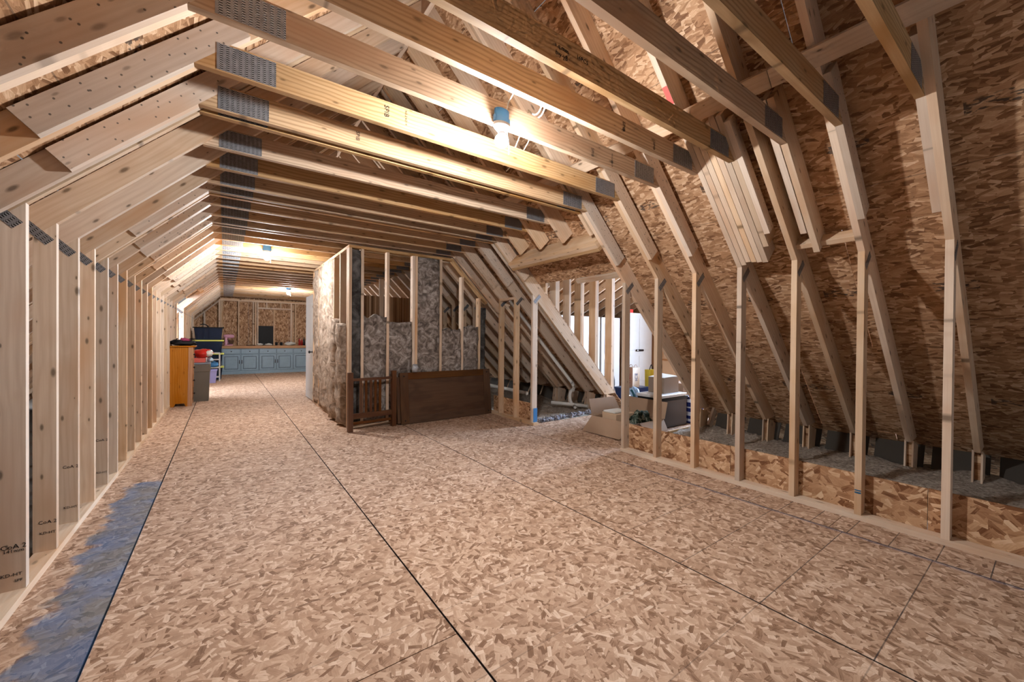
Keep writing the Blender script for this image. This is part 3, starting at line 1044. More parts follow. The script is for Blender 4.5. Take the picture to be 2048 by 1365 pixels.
t0 = truss(0.385, 'roof truss nearest the camera, its stud at the right edge of the frame', tie=0.426, scabs='far', heel=True)
t1 = truss(0.80, 'second roof truss from the camera, its stud marked with blue ink', tie=0.762, heel=True)
tf = truss(1.046, 'roof truss with short rafters landing on the flat block between two studs', tie=1.046, left='full', right='short', lstud=False, rstud=False, rscab=False, zr=1.905, rtop=2.74)
member('scab_board', scab(2.03, 2.74, 0.14), 1.09, T, A_R, 'spf_nailed', tf)
t2 = truss(1.20, 'roof truss without tie beam, between the flat block and the rafter bundle', tie=None, lscab=False, rscab=False, lstud=False, heel=True)
te = truss(1.355, 'roof truss with a pale nailed scab beside the bundle of rafters', tie=1.375, left='full', right='short', lstud=False, rstud=False, rscab=False, zr=1.99, rtop=2.76)
member('scab_board', scab(2.07, 2.72, 0.089), 1.316, T, A_R, 'spf_nailed', te)
t3 = truss(1.605, 'girder roof truss with six rafters nailed side by side above its stud', tie=1.643, rscab=False, heel=True)
for k in range(5):
    member('rafter', cut_rafter(1.885 + 0.006 * ((k * 3) % 4), 2.77 - 0.02 * (k % 2)), 1.605 - (T + 0.0035) * (k + 1), T, A_R, 'spf', t3)
t4 = truss(2.01, 'roof truss with the nearest lit bulb hanging on its tie beam', tie=1.972, heel=True)
t5 = truss(2.415, 'roof truss just behind the nearest lit bulb, bark along its tie beam', tie=2.377, heel=True)
t6 = truss(2.822, 'roof truss on the near side of the walkway opening, in front of a paired truss', tie=2.784, lstud=False, heel=True)
t6b = truss(2.886, 'roof truss paired tight behind another, its stamped stud nearest the camera', tie=2.87, right='short', rstud=False, rscab=False, lscab=False)
n = 0
for y in (3.31, 3.717, 4.112):
    n += 1
    truss(y, '%s roof truss whose cut rafter lands on the header over the walkway' % ORD[n - 1], tie=y + T, right='short', rstud=False, lscab=False, rscab=False)
t10 = truss(4.44, 'roof truss on the far side of the walkway opening, blue tape at its stud', tie=4.40, lstud=False, heel=True)
truss(4.515, 'roof truss paired tight behind the far side of the walkway opening', tie=4.49, rstud=False, rscab=False, lscab=False)
mids = [4.87, 5.28, 5.62, 5.705, 6.12, 6.53, 6.93, 7.34, 7.74, 8.15, 8.56, 8.96, 9.37, 9.78, 10.18]
for i, y in enumerate(mids):
    d = y == 5.705
    truss(y, '%s roof truss beyond the walkway opening, counting towards the blue cabinets' % ORD[i], tie=y - (0 if d else T), lscab=not d, rscab=not d, lstud=y != 5.62, rstud=not d and y != 5.62, heel=y < 6)
for i, y in enumerate((10.6, 11.0, 11.4)):
    truss(y, '%s roof truss with a cut rafter over the left dormer window' % ORD[i], tie=y - T, left='short', lstud=False, zr=2.2)
far_y = [11.85 + 0.4064 * i for i in range(11)]
for i, y in enumerate(far_y):
    truss(y, '%s roof truss counting from the far gable wall' % ORD[len(far_y) - 1 - i], tie=y - T)

# blocking, header, purlin
tag(board('blocking', (3.585, 0.839, 1.995), (3.585, 1.199, 1.995), 0.089, T, (-1, 0, 1), 'spf'),
    'flat block of pine nailed between two rafters above the knee wall studs', 'blocking')
hdr = thing('dormer_header', 'thick pine header beam across the top of the walkway opening', 'beam', (3.246, 2.862, 2.2))
ev = Vector((1, 0, -1)).normalized()
for k in (-1, 0, 1):
    c = Vector((3.246, 2.862, 2.299)) + ev * 0.039 * k
    board('ply', c, c + Vector((0, 1.566, 0)), 0.0385, 0.233, (1, 0, 1), 'syp' if k == 1 else 'spf', hdr)
pur = thing('purlin', 'long pine board running across the upper rafters above the tie beams', 'purlin', (2.60, 7, 2.8))
for a, b2 in ((-0.9, 1.02), (1.024, 6.0), (6.004, 11.0), (11.004, 16.3)):
    board('length', (2.602, a, 2.798), (2.602, b2, 2.798), 0.105, T, (1, 0, 1), 'spf', pur)
tag(board('opening_sill', (3.715, 2.945, 2.0), (3.715, 3.70, 2.0), 0.06, T, (1, 0, 1), 'spf'),
    'short pine board at the cut edge of the roof over the walkway', 'board')
tag(board('blocking', (3.62, 4.885, 1.86), (3.62, 5.28, 1.86), 0.089, T, (0, 0, 1), 'spf'),
    'short grey block between two knee wall studs beyond the walkway', 'blocking')

# ink stamps and writing on the lumber
def ink(s, size, x, y, z, parent, rot=0.0, mat='ink', sq=1.0):
    Mw = Matrix.Translation((x, y, z)) @ Matrix.Rotation(PI / 2, 4, 'X') @ Matrix.Rotation(rot, 4, 'Z')
    text('stamp', s, size, Mw, mat, parent, sq)
ink('CoA 2', 0.030, -0.805, 2.8845, 0.245, t6b)
ink('141mm', 0.022, -0.805, 2.8845, 0.225, t6b)
ink('KD-HT', 0.022, -0.812, 2.8845, 0.112, t6b)
ink('SPF', 0.018, -0.790, 2.8845, 0.082, t6b)
TR = [o for o in bpy.data.objects if o.name.startswith('roof_truss') and o.get('label')]
for yv in (3.31, 3.717, 4.515):
    tt = [o for o in TR if abs(W[o.name].translation.y - yv) < 1e-3][0]
    ink('CoA 2', 0.026, -0.80, yv - 0.0015, 0.40 if yv > 3.5 else 0.20, tt)
    ink('KD-HT', 0.020, -0.80, yv - 0.0015, 0.14, tt)
ink('SPIB', 0.04, 0.78, 2.3755, 2.60, t5, -PI / 2)
ink('NO.2 KD19', 0.018, 0.90, 2.3755, 2.60, t5, -PI / 2)
ink('SPIB', 0.035, 0.72, 2.7825, 2.60, t6, -PI / 2)
ink('SPIB', 0.035, 2.12, 1.9705, 2.58, t4, -PI / 2)
ink('NO.2 KD19', 0.02, 2.33, 1.9705, 2.58, t4, -PI / 2)
ink('SPIB', 0.035, 2.05, 1.6415, 2.60, t3, -PI / 2)
ink('SPIB', 0.03, 2.37, 1.6415, 2.57, t3, -PI / 2)
ink('a.q.mm', 0.030, 1.265, 1.3735, 2.60, te, -0.05)
ink('b-y-yB', 0.030, 1.265, 1.3735, 2.565, te, -0.05)
ink('16PCS', 0.030, 1.40, 1.3735, 2.60, te, -0.05)
P0, P1 = Vector((2.545, 1.624, 2.905)), Vector((2.455, 1.624, 2.995))
board('paint_mark', P0 - Vector((0.0006, 0, 0.0006)), P1 - Vector((0.0006, 0, 0.0006)), 0.036, 0.0012, (1, 0, 1), 'spray', t3)
ink('5.2.1.5', 0.03, 0.20, 4.362 + 0.0365, 2.60, t10)
abox('ink_line', 3.574, 3.5765, 0.802, 0.836, 0.205, 0.212, 'tape', parent=t1)
abox('ink_line', 3.574, 3.5765, 0.802, 0.836, 0.188, 0.197, 'tape', parent=t1)
abox('tape_strip', 3.60, 3.67, 4.436, 4.4385, 0.04, 0.24, 'jbox', parent=t10)
# ------------------------------------------------------------------ lamps
M['bulb'] = emissive('lit_bulb', (0.96, 0.98, 1.0), BULB)


def bulb_fixture(x, y, z, label, tie_y):
    """z is the centre of the bulb; tie_y the face of the tie beam that the shallow box is screwed to"""
    t = thing('bulb_fixture', label, 'light bulb', (x, y, z), 'bare bulbs on the tie beams')
    sq = min(1.0, (abs(tie_y - y) - 0.002) / 0.05)
    jb = lathe('junction_box', [(0.046, 0.0), (0.050, 0.004), (0.050, 0.078), (0.044, 0.083), (0.004, 0.084)], 'jbox', (0, 0, 0.099), t, 20)
    jb.data.transform(Matrix.Diagonal((1, sq, 1, 1)))
    for a in (-0.056, 0.042):
        box('ear', a, a + 0.014, -0.008, 0.008, 0.104, 0.14, 'jbox', t, bev=0.002)
    lathe('lampholder', [(0.022, -0.0), (0.030, 0.004), (0.050, 0.022), (0.055, 0.030), (0.055, 0.048)], 'white_plastic', (0, 0, 0.050), t, 24).data.transform(Matrix.Diagonal((1, max(sq, 0.7), 1, 1)))
    R = 0.040
    prof = [(0.0006, -R)] + [(R * math.sin(a), -R * math.cos(a)) for a in (i * PI / 18 for i in range(1, 13))]
    lathe('bulb', prof, 'bulb', (0, 0, 0), t, 24)
    r0, z0 = prof[-1]
    lathe('bulb_neck', [(r0 - 0.0008, z0 + 0.0004), (0.024, 0.036), (0.018, 0.0495)], 'white_plastic', (0, 0, 0), t, 24)
    tube('pull_chain', [(x + 0.030, y - 0.012, z + 0.055), (x + 0.044, y - 0.014, z - 0.02), (x + 0.044, y - 0.014, z - 0.075)], 0.0012, 'chrome', t, 6)
    return t


b1 = bulb_fixture(1.318, 1.944, 2.412, 'nearest lit bulb under a blue junction box', 1.972)
bulb_fixture(0.50, 6.862, 2.405, 'lit bulb halfway along the ceiling, beside the insulated partition', 6.892)
bulb_fixture(1.385, 12.19, 2.405, 'farthest lit bulb, in front of the gable wall', 12.218)

cab1 = thing('cable', 'white electrical cable running from the nearest bulb over the tie beams', 'cable', (1.33, 1.9, 2.6))
tube('drop', [(1.345, 1.94, 2.585), (1.35, 1.92, 2.64), (1.345, 1.80, 2.70), (1.345, 1.684, 2.69)], 0.0045, 'wire', cab1, 6)
tube('loop', arc((1.45, 1.70, 2.67), (1.62, 1.95, 2.60), (1.56, 2.0, 2.70)) + arc((1.56, 2.0, 2.70), (1.7, 2.2, 2.78), (1.75, 2.40, 2.67)), 0.0045, 'wire', cab1, 6)
tube('loop', arc((1.47, 1.70, 2.67), (1.66, 1.96, 2.61), (1.62, 2.05, 2.71)) + arc((1.62, 2.05, 2.71), (1.9, 2.3, 2.75), (1.95, 2.80, 2.68)), 0.0045, 'wire', cab1, 6)

# ------------------------------------------------------------------ far room: cabinets, counter, things on it
CY, CD = 15.70, 0.56
def cabinet(x0, x1, label):
    t = thing('base_cabinet', label, 'cabinet', (x0, CY, 0), 'distressed blue base cabinets')
    w = x1 - x0
    box('body', 0.002, w - 0.002, 0.0, CD, 0.0, 0.835, 'cab', t, bev=0.002)
    box('plinth', 0.0, w, -0.012, 0.0, 0.0, 0.085, 'cab', t)
    for k in (0, 1):
        a, b2 = 0.02 + k * w / 2 - (0.005 if k else 0), w / 2 - 0.012 + k * w / 2 - (0.005 if k else 0)
        d = box('door', a, b2, -0.020, -0.001, 0.11, 0.635, 'cab', t, bev=0.003)
        o = box('reveal', a - 0.006, b2 + 0.006, -0.0022, -0.0006, 0.104, 0.641, 'cab_glaze', t)
        o = box('reveal', a - 0.006, b2 + 0.006, -0.0022, -0.0006, 0.659, 0.821, 'cab_glaze', t)
        rp = [(a + 0.055, b2 - 0.055, 0.165, 0.58)]
        for (p, q, r, s) in rp:
            for (e, f, g, h) in ((p, q, r, r + 0.014), (p, q, s - 0.014, s), (p, p + 0.014, r, s), (q - 0.014, q, r, s)):
                o = box('moulding', e, f, -0.0215, -0.0195, g, h, 'cab_glaze', t)
                Mw = W[o.name]; o.parent = d; o.matrix_basis = W[d.name].inverted() @ Mw
            o = box('raised_panel', p + 0.028, q - 0.028, -0.027, -0.019, r + 0.028, s - 0.028, 'cab', t, bev=0.004)
            Mw = W[o.name]; o.parent = d; o.matrix_basis = W[d.name].inverted() @ Mw
        hx = b2 - 0.03 if k == 0 else a + 0.012
        o = box('handle', hx, hx + 0.018, -0.050, -0.020, 0.34, 0.46, 'brass', t, bev=0.004)
        Mw = W[o.name]; o.parent = d; o.matrix_basis = W[d.name].inverted() @ Mw
        dr = box('drawer', a, b2, -0.020, -0.001, 0.665, 0.815, 'cab', t, bev=0.003)
        kn = lathe('knob', [(0.006, 0), (0.006, 0.012), (0.016, 0.018), (0.014, 0.028), (0.001, 0.03)], 'brass', ((a + b2) / 2, -0.020, 0.74), t, 12, Matrix.Rotation(PI / 2, 4, 'X'))
        Mw = W[kn.name]; kn.parent = dr; kn.matrix_basis = W[dr.name].inverted() @ Mw
    return t


cabinet(-0.085, 0.925, 'distressed blue cabinet beside the stacked navy totes')
cabinet(0.925, 1.93, 'distressed blue cabinet under the black panel')
cabinet(1.93, 2.94, 'distressed blue cabinet at the end, partly behind the white door')
tag(box('countertop', -0.10, 3.0, CY - 0.03, 16.29, 0.837, 0.925, 'counter', None, bev=0.004), 'long brown wooden counter top over the blue cabinets', 'counter')

CT = 0.926
mx = thing('stand_mixer', 'pink stand mixer on the wooden counter', 'mixer', (0.10, 15.95, CT))
box('base', -0.12, 0.12, -0.09, 0.09, 0.0, 0.035, 'pink', mx, bev=0.01)
box('column', -0.10, -0.03, -0.05, 0.05, 0.035, 0.27, 'pink', mx, bev=0.015)
lathe('motor_head', [(0.01, -0.16), (0.05, -0.14), (0.062, -0.05), (0.062, 0.08), (0.045, 0.13), (0.002, 0.14)], 'pink', (0.015, 0, 0.305), mx, 20, Matrix.Rotation(PI / 2, 4, 'Y'))
lathe('bowl', [(0.045, 0.0), (0.05, 0.01), (0.085, 0.06), (0.095, 0.13), (0.10, 0.135)], 'chrome', (0.055, 0, 0.04), mx, 20)
tag(box('black_panel', 0.945, 1.385, 16.255, 16.285, CT, 1.60, 'black', None, bev=0.003), 'flat black panel leaning between the gable studs on the counter', 'panel')
for i, (x, y, w) in enumerate(((0.96, 15.9, 0.085), (1.22, 15.95, 0.11))):
    tag(lump('crumpled_paper', (x, y, CT + 0.035), (w, 0.08, 0.036), 'paper', amp=0.5, seed=3 + i),
        ['crumpled white paper in front of the black panel, near the mixer', 'flat white paper bundle in front of the black panel, near the mugs'][i], 'paper')
for i, x in enumerate((1.45, 1.60)):
    m_ = thing('dark_mug', ['dark brown mug on the counter next to the black panel', 'dark brown mug on the counter, farther from the black panel'][i], 'mug', (x, 15.95, CT), 'mugs on the counter')
    lathe('cup', [(0.032, 0), (0.038, 0.01), (0.038, 0.11), (0.033, 0.11), (0.033, 0.02), (0.001, 0.018)], 'bottle_dark', (0, 0, 0), m_, 16)
    tube('handle', [(x + 0.036, 15.95, CT + 0.09), (x + 0.062, 15.95, CT + 0.08), (x + 0.062, 15.95, CT + 0.04), (x + 0.036, 15.95, CT + 0.03)], 0.005, 'bottle_dark', m_, 6)
tag(lump('foil_parcel', (1.86, 15.95, CT + 0.062), (0.16, 0.09, 0.062), 'paper', amp=0.5, seed=9), 'white wrapped parcel lying on the counter between the studs', 'parcel')
for i, (x, h, mt) in enumerate(((2.16, 0.27, 'bottle_red'), (2.235, 0.24, 'bottle_red'), (2.31, 0.30, 'bottle_dark'), (2.38, 0.22, 'white_plastic'), (2.45, 0.28, 'bottle_dark'))):
    lb = ['tall red bottle on the counter, closest to the white parcel', 'shorter red bottle on the counter beside a tall dark one', 'tallest dark bottle on the counter', 'small white bottle among the dark ones on the counter', 'dark bottle on the counter nearest the white door'][i]
    q = thing('bottle', lb, 'bottle', (x, 15.95, CT), 'bottles on the counter')
    lathe('body', [(0.026, 0), (0.030, 0.006), (0.030, h * 0.68), (0.012, h * 0.8), (0.011, h * 0.92)], mt, (0, 0, 0), q, 14)
    lathe('cap', [(0.013, 0), (0.013, h * 0.08), (0.001, h * 0.081)], 'bottle_dark', (0, 0, h * 0.92), q, 12)
tag(box('tray', 0.58, 0.84, 15.85, 16.05, CT, CT + 0.018, 'black', None, bev=0.004), 'thin black tray lying on the counter', 'tray')

# stacked totes
for i in range(4):
    z0 = 0.0 + i * 0.376
    lb = ['bottom navy tote of the stack by the far left wall', 'second navy tote up in the stack by the far left wall', 'third navy tote up in the stack by the far left wall', 'topmost open navy tote of the stack, without a lid'][i]
    t = thing('storage_tote', lb, 'tote', (-0.36, 14.2, z0), 'stacked navy totes')
    taper_box('tub', -0.33, 0.31, -0.21, 0.21, 0.0, 0.335 if i < 3 else 0.35, 0.035, 'navy', t)
    for k in range(5):
        x = -0.27 + k * 0.13
        V = box_verts(0.035, 0.016, 0.28, (x, -0.213, 0.04))
        V = [(a, b2 + (0.028 if c < 0.1 else 0), c) for a, b2, c in V]
        link(bpy.data.objects.new('rib', mesh_of(None, V, BOXF, 'navy')), W[t.name].copy(), t)
    if i < 3:
        box('lid', -0.36, 0.345, -0.235, 0.235, 0.336, 0.374, 'lid_yellow', t, bev=0.008)
    else:
        for (a, b2, c, d) in ((-0.36, 0.345, -0.235, -0.205), (-0.36, 0.345, 0.205, 0.235), (-0.36, -0.325, -0.205, 0.205), (0.31, 0.345, -0.205, 0.205)):
            box('rim', a, b2, c, d, 0.335, 0.36, 'black', t, bev=0.004)
        tube('hose', arc((-0.36 - 0.20, 14.1, z0 + 0.42), (-0.44, 14.12, z0 + 0.48), (-0.36, 14.15, z0 + 0.34)), 0.014, 'black', t, 8)

# white rack with a lilac basket in front of the totes
rk = thing('wire_rack', 'white metal rack standing in front of the stacked navy totes', 'rack', (-0.24, 13.5, 0))
for (x, y) in ((-0.17, 0.0), (0.11, 0.0), (-0.17, 0.30), (0.11, 0.30)):
    box('post', x, x + 0.03, y, y + 0.03, 0, 0.78, 'white', rk, axis='z')
for z in (0.10, 0.36, 0.58, 0.76):
    box('shelf', -0.17, 0.14, 0.0, 0.33, z, z + 0.02, 'white', rk)
bs = thing('basket', 'lilac plastic basket on the floor by the grey bin', 'basket', (-0.245, 13.15, 0))
taper_box('tub', -0.10, 0.08, -0.13, 0.13, 0.0, 0.33, 0.03, 'lilac', bs)
for (a, b2, c, d) in ((-0.11, 0.09, -0.14, -0.12), (-0.11, 0.09, 0.12, 0.14)):
    box('rim', a, b2, c, d, 0.325, 0.35, 'lilac', bs)
tag(lump('folded_towel', (-0.24, 13.66, 0.462), (0.10, 0.10, 0.078), 'sky', amp=0.3, seed=4), 'blue towel stuffed in the white rack', 'towel')

# dresser and grey bin by the left wall
dr = thing('dresser', 'honey brown pine dresser with its side towards the camera', 'dresser', (-0.62, 9.0, 0))
# side panel with the cut-out between its feet
member('side_panel', [(-0.775, 0.0), (-0.715, 0.0), (-0.695, 0.055), (-0.575, 0.055), (-0.555, 0.0), (-0.47, 0.0), (-0.455, 1.04), (-0.775, 1.04)], 9.0, 0.02, PI / 2, 'oak', dr)
member('side_panel', [(-0.775, 0.0), (-0.715, 0.0), (-0.695, 0.055), (-0.575, 0.055), (-0.555, 0.0), (-0.47, 0.0), (-0.455, 1.04), (-0.775, 1.04)], 9.42, 0.02, PI / 2, 'oak', dr)
member('side_stile', [(-0.53, 0.0), (-0.465, 0.0), (-0.45, 1.04), (-0.515, 1.04)], 8.99, 0.012, PI / 2, 'oak', dr)
box('top', -0.175, 0.20, -0.02, 0.47, 1.04, 1.065, 'oak', dr, bev=0.006, axis='y')
box('back', -0.155, -0.14, 0.02, 0.42, 0.06, 1.04, 'oak', dr)
for k in range(4):
    d = box('drawer', 0.135, 0.152, 0.03, 0.41, 0.09 + k * 0.235, 0.31 + k * 0.235, 'oak', dr, bev=0.004, axis='y')
    kn = lathe('knob', [(0.008, 0), (0.008, 0.012), (0.018, 0.02), (0.015, 0.03), (0.001, 0.032)], 'brass', (0.152, 0.22, 0.20 + k * 0.235), dr, 12, Matrix.Rotation(PI / 2, 4, 'Y'))
    Mw = W[kn.name]; kn.parent = d; kn.matrix_basis = W[d.name].inverted() @ Mw
st = thing('strap_heap', 'heap of black straps and hangers on top of the brown dresser', 'straps', (-0.60, 9.2, 1.066))
lump('heap', (0.0, 0.0, 0.05), (0.17, 0.18, 0.05), 'dark_cloth', st, amp=0.6, freq=6, seed=2)
lump('pink_cloth', (0.02, -0.05, 0.10), (0.07, 0.06, 0.035), 'magenta', st, amp=0.5, freq=6, seed=5)
random.seed(3)
for k in range(9):
    a = random.uniform(-0.17, 0.10); b2 = random.uniform(-0.15, 0.10)
    p = Vector((-0.60 + a, 9.2 + b2, 1.10 + random.uniform(0, 0.05)))
    q = p + Vector((random.uniform(-0.15, 0.2), random.uniform(-0.08, 0.08), random.uniform(-0.02, 0.05)))
    tube('strap', arc(p, (p + q) / 2 + Vector((0, 0, 0.05)), q, 5), 0.008, 'dark_cloth', st, 6)
gb = thing('trash_bin', 'tall taupe plastic bin beside the brown dresser', 'bin', (-0.36, 9.72, 0))
taper_box('tub', -0.135, 0.125, -0.20, 0.20, 0.0, 0.56, 0.016, 'grey_bin', gb)
box('collar', -0.145, 0.135, -0.21, 0.21, 0.561, 0.70, 'grey_bin', gb, bev=0.006)
box('lid', -0.15, 0.14, -0.215, 0.215, 0.701, 0.735, 'grey_lid', gb, bev=0.008)
tag(box('toy_box', -0.47, -0.30, 9.55, 9.80, 0.736, 0.82, 'coral', None, bev=0.006), 'small coral red box on the lid of the taupe bin', 'box')
tag(lump('plastic_bag', (-0.235, 9.86, 0.776), (0.055, 0.08, 0.04), 'pale', amp=0.4, seed=8), 'pale blue plastic bag on the lid of the taupe bin', 'bag')
rb = thing('red_bag', 'bulging red plastic bag lying on the coral box', 'bag', (-0.34, 9.70, 0.905))
lump('sack', (0, 0, 0), (0.155, 0.16, 0.085), 'red', rb, amp=0.28, freq=3, seed=6)
lump('print', (0.085, -0.06, 0.0), (0.075, 0.09, 0.06), 'paper', rb, amp=0.3, freq=5, seed=7)

# ------------------------------------------------------------------ left dormer with its window
w1 = thing('window_1', 'dormer window in the left wall letting daylight on the floor', 'window', (-2.3, 11.2, 0), kind='structure')
for (a, b2, c, d) in ((-0.8, 0.8, 0.9, 0.96), (-0.8, 0.8, 2.08, 2.14), (-0.8, -0.74, 0.96, 2.08), (0.74, 0.8, 0.96, 2.08), (-0.02, 0.02, 0.96, 2.08)):
    box('frame', -0.04, 0.04, a, b2, c, d, 'white', w1)
for (a, b2) in ((-0.74, -0.02), (0.02, 0.74)):
    box('pane', -0.004, 0.004, a, b2, 0.96, 2.08, 'glass', w1)
wd = thing('wall_dormer_left', 'cheek walls and floor of the left dormer', 'wall', (-1.5, 11.2, 0), kind='structure')
for y in (10.385, 12.0):
    box('cheek_panel', -0.85, 0.62, y - 11.2 - 0.01, y - 11.2 + 0.005, 0.0, 2.3, 'osb_gable', wd)
box('dormer_roof', -0.9, 0.75, -0.83, 0.83, 2.30, 2.32, 'osb_gable', wd)
box('dormer_floor', -0.8, 0.72, -0.81, 0.81, -0.02, 0.0, 'osb_floor', wd)
box('apron', -0.82, -0.78, -0.80, 0.80, 0.0, 0.9, 'osb_gable', wd)

# ------------------------------------------------------------------ headboard and slatted bed end in front of the closet
hb = thing('headboard', 'wide dark brown panelled headboard leaning on the insulated partition', 'headboard', (2.05, 5.47, 0))
lean = Matrix.Rotation(math.radians(-6), 4, 'X')
W[hb.name] = Matrix.Translation((2.03, 5.455, 0.006)) @ Matrix.Rotation(math.radians(2.0), 4, 'Z') @ lean
hb.matrix_basis = W[hb.name]
Wd, Hh = 1.555, 0.735
box('stile', 0.0, 0.125, 0.0, 0.05, 0.0, Hh, 'mahogany', hb, bev=0.004, axis='z')
box('stile', Wd - 0.125, Wd, 0.0, 0.05, 0.0, Hh, 'mahogany', hb, bev=0.004, axis='z')
box('rail', 0.125, Wd - 0.125, 0.002, 0.048, 0.0, 0.10, 'mahogany', hb, bev=0.003)
box('rail', 0.125, Wd - 0.125, 0.002, 0.048, Hh - 0.10, Hh, 'mahogany', hb, bev=0.003)
box('panel', 0.125, Wd - 0.125, 0.013, 0.035, 0.10, Hh - 0.10, 'mahogany', hb)
for (x, z) in ((0.06, 0.05), (0.06, Hh - 0.05), (Wd - 0.06, 0.05), (Wd - 0.06, Hh - 0.05)):
    lathe('bolt_hole', [(0.011, 0), (0.011, 0.002), (0.001, 0.0021)], 'black', (x, 0.0005, z), hb, 12, Matrix.Rotation(PI / 2, 4, 'X'))
box('ledge', -0.045, -0.002, 0.02, 0.10, 0.02, Hh - 0.06, 'mahogany', hb, axis='z')
tag(lump('plastic_wrap', (2.24, 5.50, 0.80), (0.05, 0.035, 0.058), 'foil', amp=0.4, seed=11), 'crumpled clear wrap on the top edge of the headboard', 'wrap')

be = thing('bed_end', 'small slatted bed end of reddish brown wood at the partition corner', 'bed end', (1.30, 5.42, 0), rot=math.radians(6))
def bbx(*a, **k):
    return box(*a, **k)
for x in (0.0, 0.60):
    p = box('post', x, x + 0.062, -0.02, 0.042, 0.0, 0.78, 'walnut', be, bev=0.004, axis='z')
box('rail', 0.062, 0.60, 0.0, 0.028, 0.665, 0.70, 'walnut', be, bev=0.003)
box('rail', 0.062, 0.60, -0.005, 0.03, 0.165, 0.235, 'walnut', be, bev=0.003)
box('rail', 0.062, 0.60, 0.02, 0.045, 0.085, 0.12, 'walnut', be, bev=0.003)
for i, x in enumerate((0.155, 0.225, 0.29, 0.355, 0.42)):
    box('slat', x, x + 0.03, 0.002, 0.026, 0.235, 0.665, 'walnut', be, bev=0.002, axis='z')

# ------------------------------------------------------------------ drain pipes behind the knee wall
pp = thing('drain_pipe', 'white plastic drain pipe coming down the slope and along the floor', 'pipe', (4.8, 5.0, 0))
S0 = Vector((3.55, 4.97, 1.82)); S1 = Vector((4.87, 4.97, 0.50))
tube('riser', [S0, S1], 0.026, 'pvc', pp, 12)
tube('elbow', arc(S1, S1 + Vector((0.08, 0.0, -0.08)), S1 + Vector((0.02, -0.03, -0.14)), 6), 0.030, 'pvc', pp, 12)
P2 = S1 + Vector((0.02, -0.03, -0.14))
tube('trap', arc(P2, P2 + Vector((-0.10, -0.02, 0.02)), P2 + Vector((-0.10, -0.02, -0.10)), 6) + arc(P2 + Vector((-0.10, -0.02, -0.12)), P2 + Vector((-0.10, -0.03, -0.24)), P2 + Vector((-0.03, -0.10, -0.27)), 6), 0.029, 'pvc', pp, 12)
tube('run', [(4.62, 5.20, 0.135), (4.80, 4.90, 0.125), (4.93, 4.63, 0.12)], 0.030, 'pvc', pp, 12)
tube('stub', [(4.82, 4.86, 0.125), (4.75, 4.75, 0.10)], 0.026, 'pvc', pp, 12)
tag(tube('vent_pipe', [(3.95, 6.2, 0.38), (3.98, 5.45, 0.36), (4.0, 5.1, 0.35)], 0.03, 'pvc', None, 12), 'short white plastic pipe behind the knee wall beside the headboard', 'pipe')

# torn batt edge along the walkway
V, F = [], []
nx = 60
tuft = thing('batt_scraps', 'torn grey fibreglass scraps along the far edge of the walkway', 'insulation', (3.75, 4.5, 0), kind='stuff')
random.seed(5)
for k in range(26):
    x = 0.02 + 1.25 * k / 25
    lump('scrap', (x + random.uniform(-0.02, 0.02), 0.03 + random.uniform(-0.015, 0.02), 0.02 + 0.03 * k / 25), (random.uniform(0.03, 0.05), random.uniform(0.03, 0.05), random.uniform(0.02, 0.045)), 'tuft', tuft, amp=0.7, freq=7, seg=12, seed=k)

# ------------------------------------------------------------------ dormer wing beyond the walkway
cheek = thing('wall_dormer', 'row of doubled studs standing on the roof slope beside the walkway', 'wall', (4.6, 4.5, 0), kind='structure')
def cstud(x0, x1, y0=4.46, dy=0.089, zt=2.62, mat='spf'):
    zb = 5.735 - x0
    member('stud', [(x0, zb), (x1, 5.735 - x1), (x1, zt), (x0, zt)], y0, dy, PI / 2, mat, cheek)
for x0 in (3.83, 4.03, 4.31, 4.56, 4.90, 5.30):
    n = 2 if x0 > 4.35 or x0 == 4.03 else 1
    for k in range(n):
        cstud(x0 + 0.0385 * k, x0 + 0.0385 * k + T, 4.46, 0.14)
member('top_plate', [(3.2, 2.62), (5.75, 2.62), (5.75, 2.70), (3.2, 2.70)], 4.46, 0.089, 0, 'spf', cheek)
wing = thing('wall_wing', 'outer walls of the dormer wing', 'wall', (9.6, 5, 0), kind='structure')
def wbox(name, *a, **k):
    return abox(name, *a, parent=wing, **k)
for (ya, yb, za, zb) in ((0.9, 2.7, 0, 3.2), (2.7, 4.1, 0, 1.25), (2.7, 4.1, 2.65, 3.6), (4.1, 7.9, 0, 3.6), (7.9, 8.8, 0, 1.9), (7.9, 8.8, 2.5, 2.8), (8.8, 9.3, 0, 2.6)):
    wbox('wall_panel', 9.6, 9.62, ya + 0.002, yb - 0.002, za + 0.002, zb - 0.002, 'osb_gable')
wbox('wall_panel', 5.9, 9.6, 9.28, 9.3, 0, 1.6, 'osb_gable')
wbox('wall_panel', 5.75, 9.6, 0.85, 0.87, 0, 2.2, 'osb_gable')
wing_roof = thing('ceiling_wing', 'rafters and sheathing over the dormer wing', 'roof', (7.5, 5, 2.5), kind='structure')
x = 4.0
while x < 9.6:
    zb_ = max(5.74 - x, 0)
    for s in (1, -1):
        far = 9.2 if s > 0 else 0.9
        if x < 5.8:
            # valley: the rafter starts on the main roof slope
            run = (3.72 - zb_) / 0.5 if zb_ > 0.9 else 5.4
            far = 3.72 + s * min(abs(far - 3.72), max(run, 0.95))
        p0 = (x, far, 3.72 - abs(far - 3.72) * 0.47)
        board('rafter', p0, (x, 3.72, 3.72), 0.15, T, (1, 0, 0), 'spf', wing_roof)
    x += 0.4064
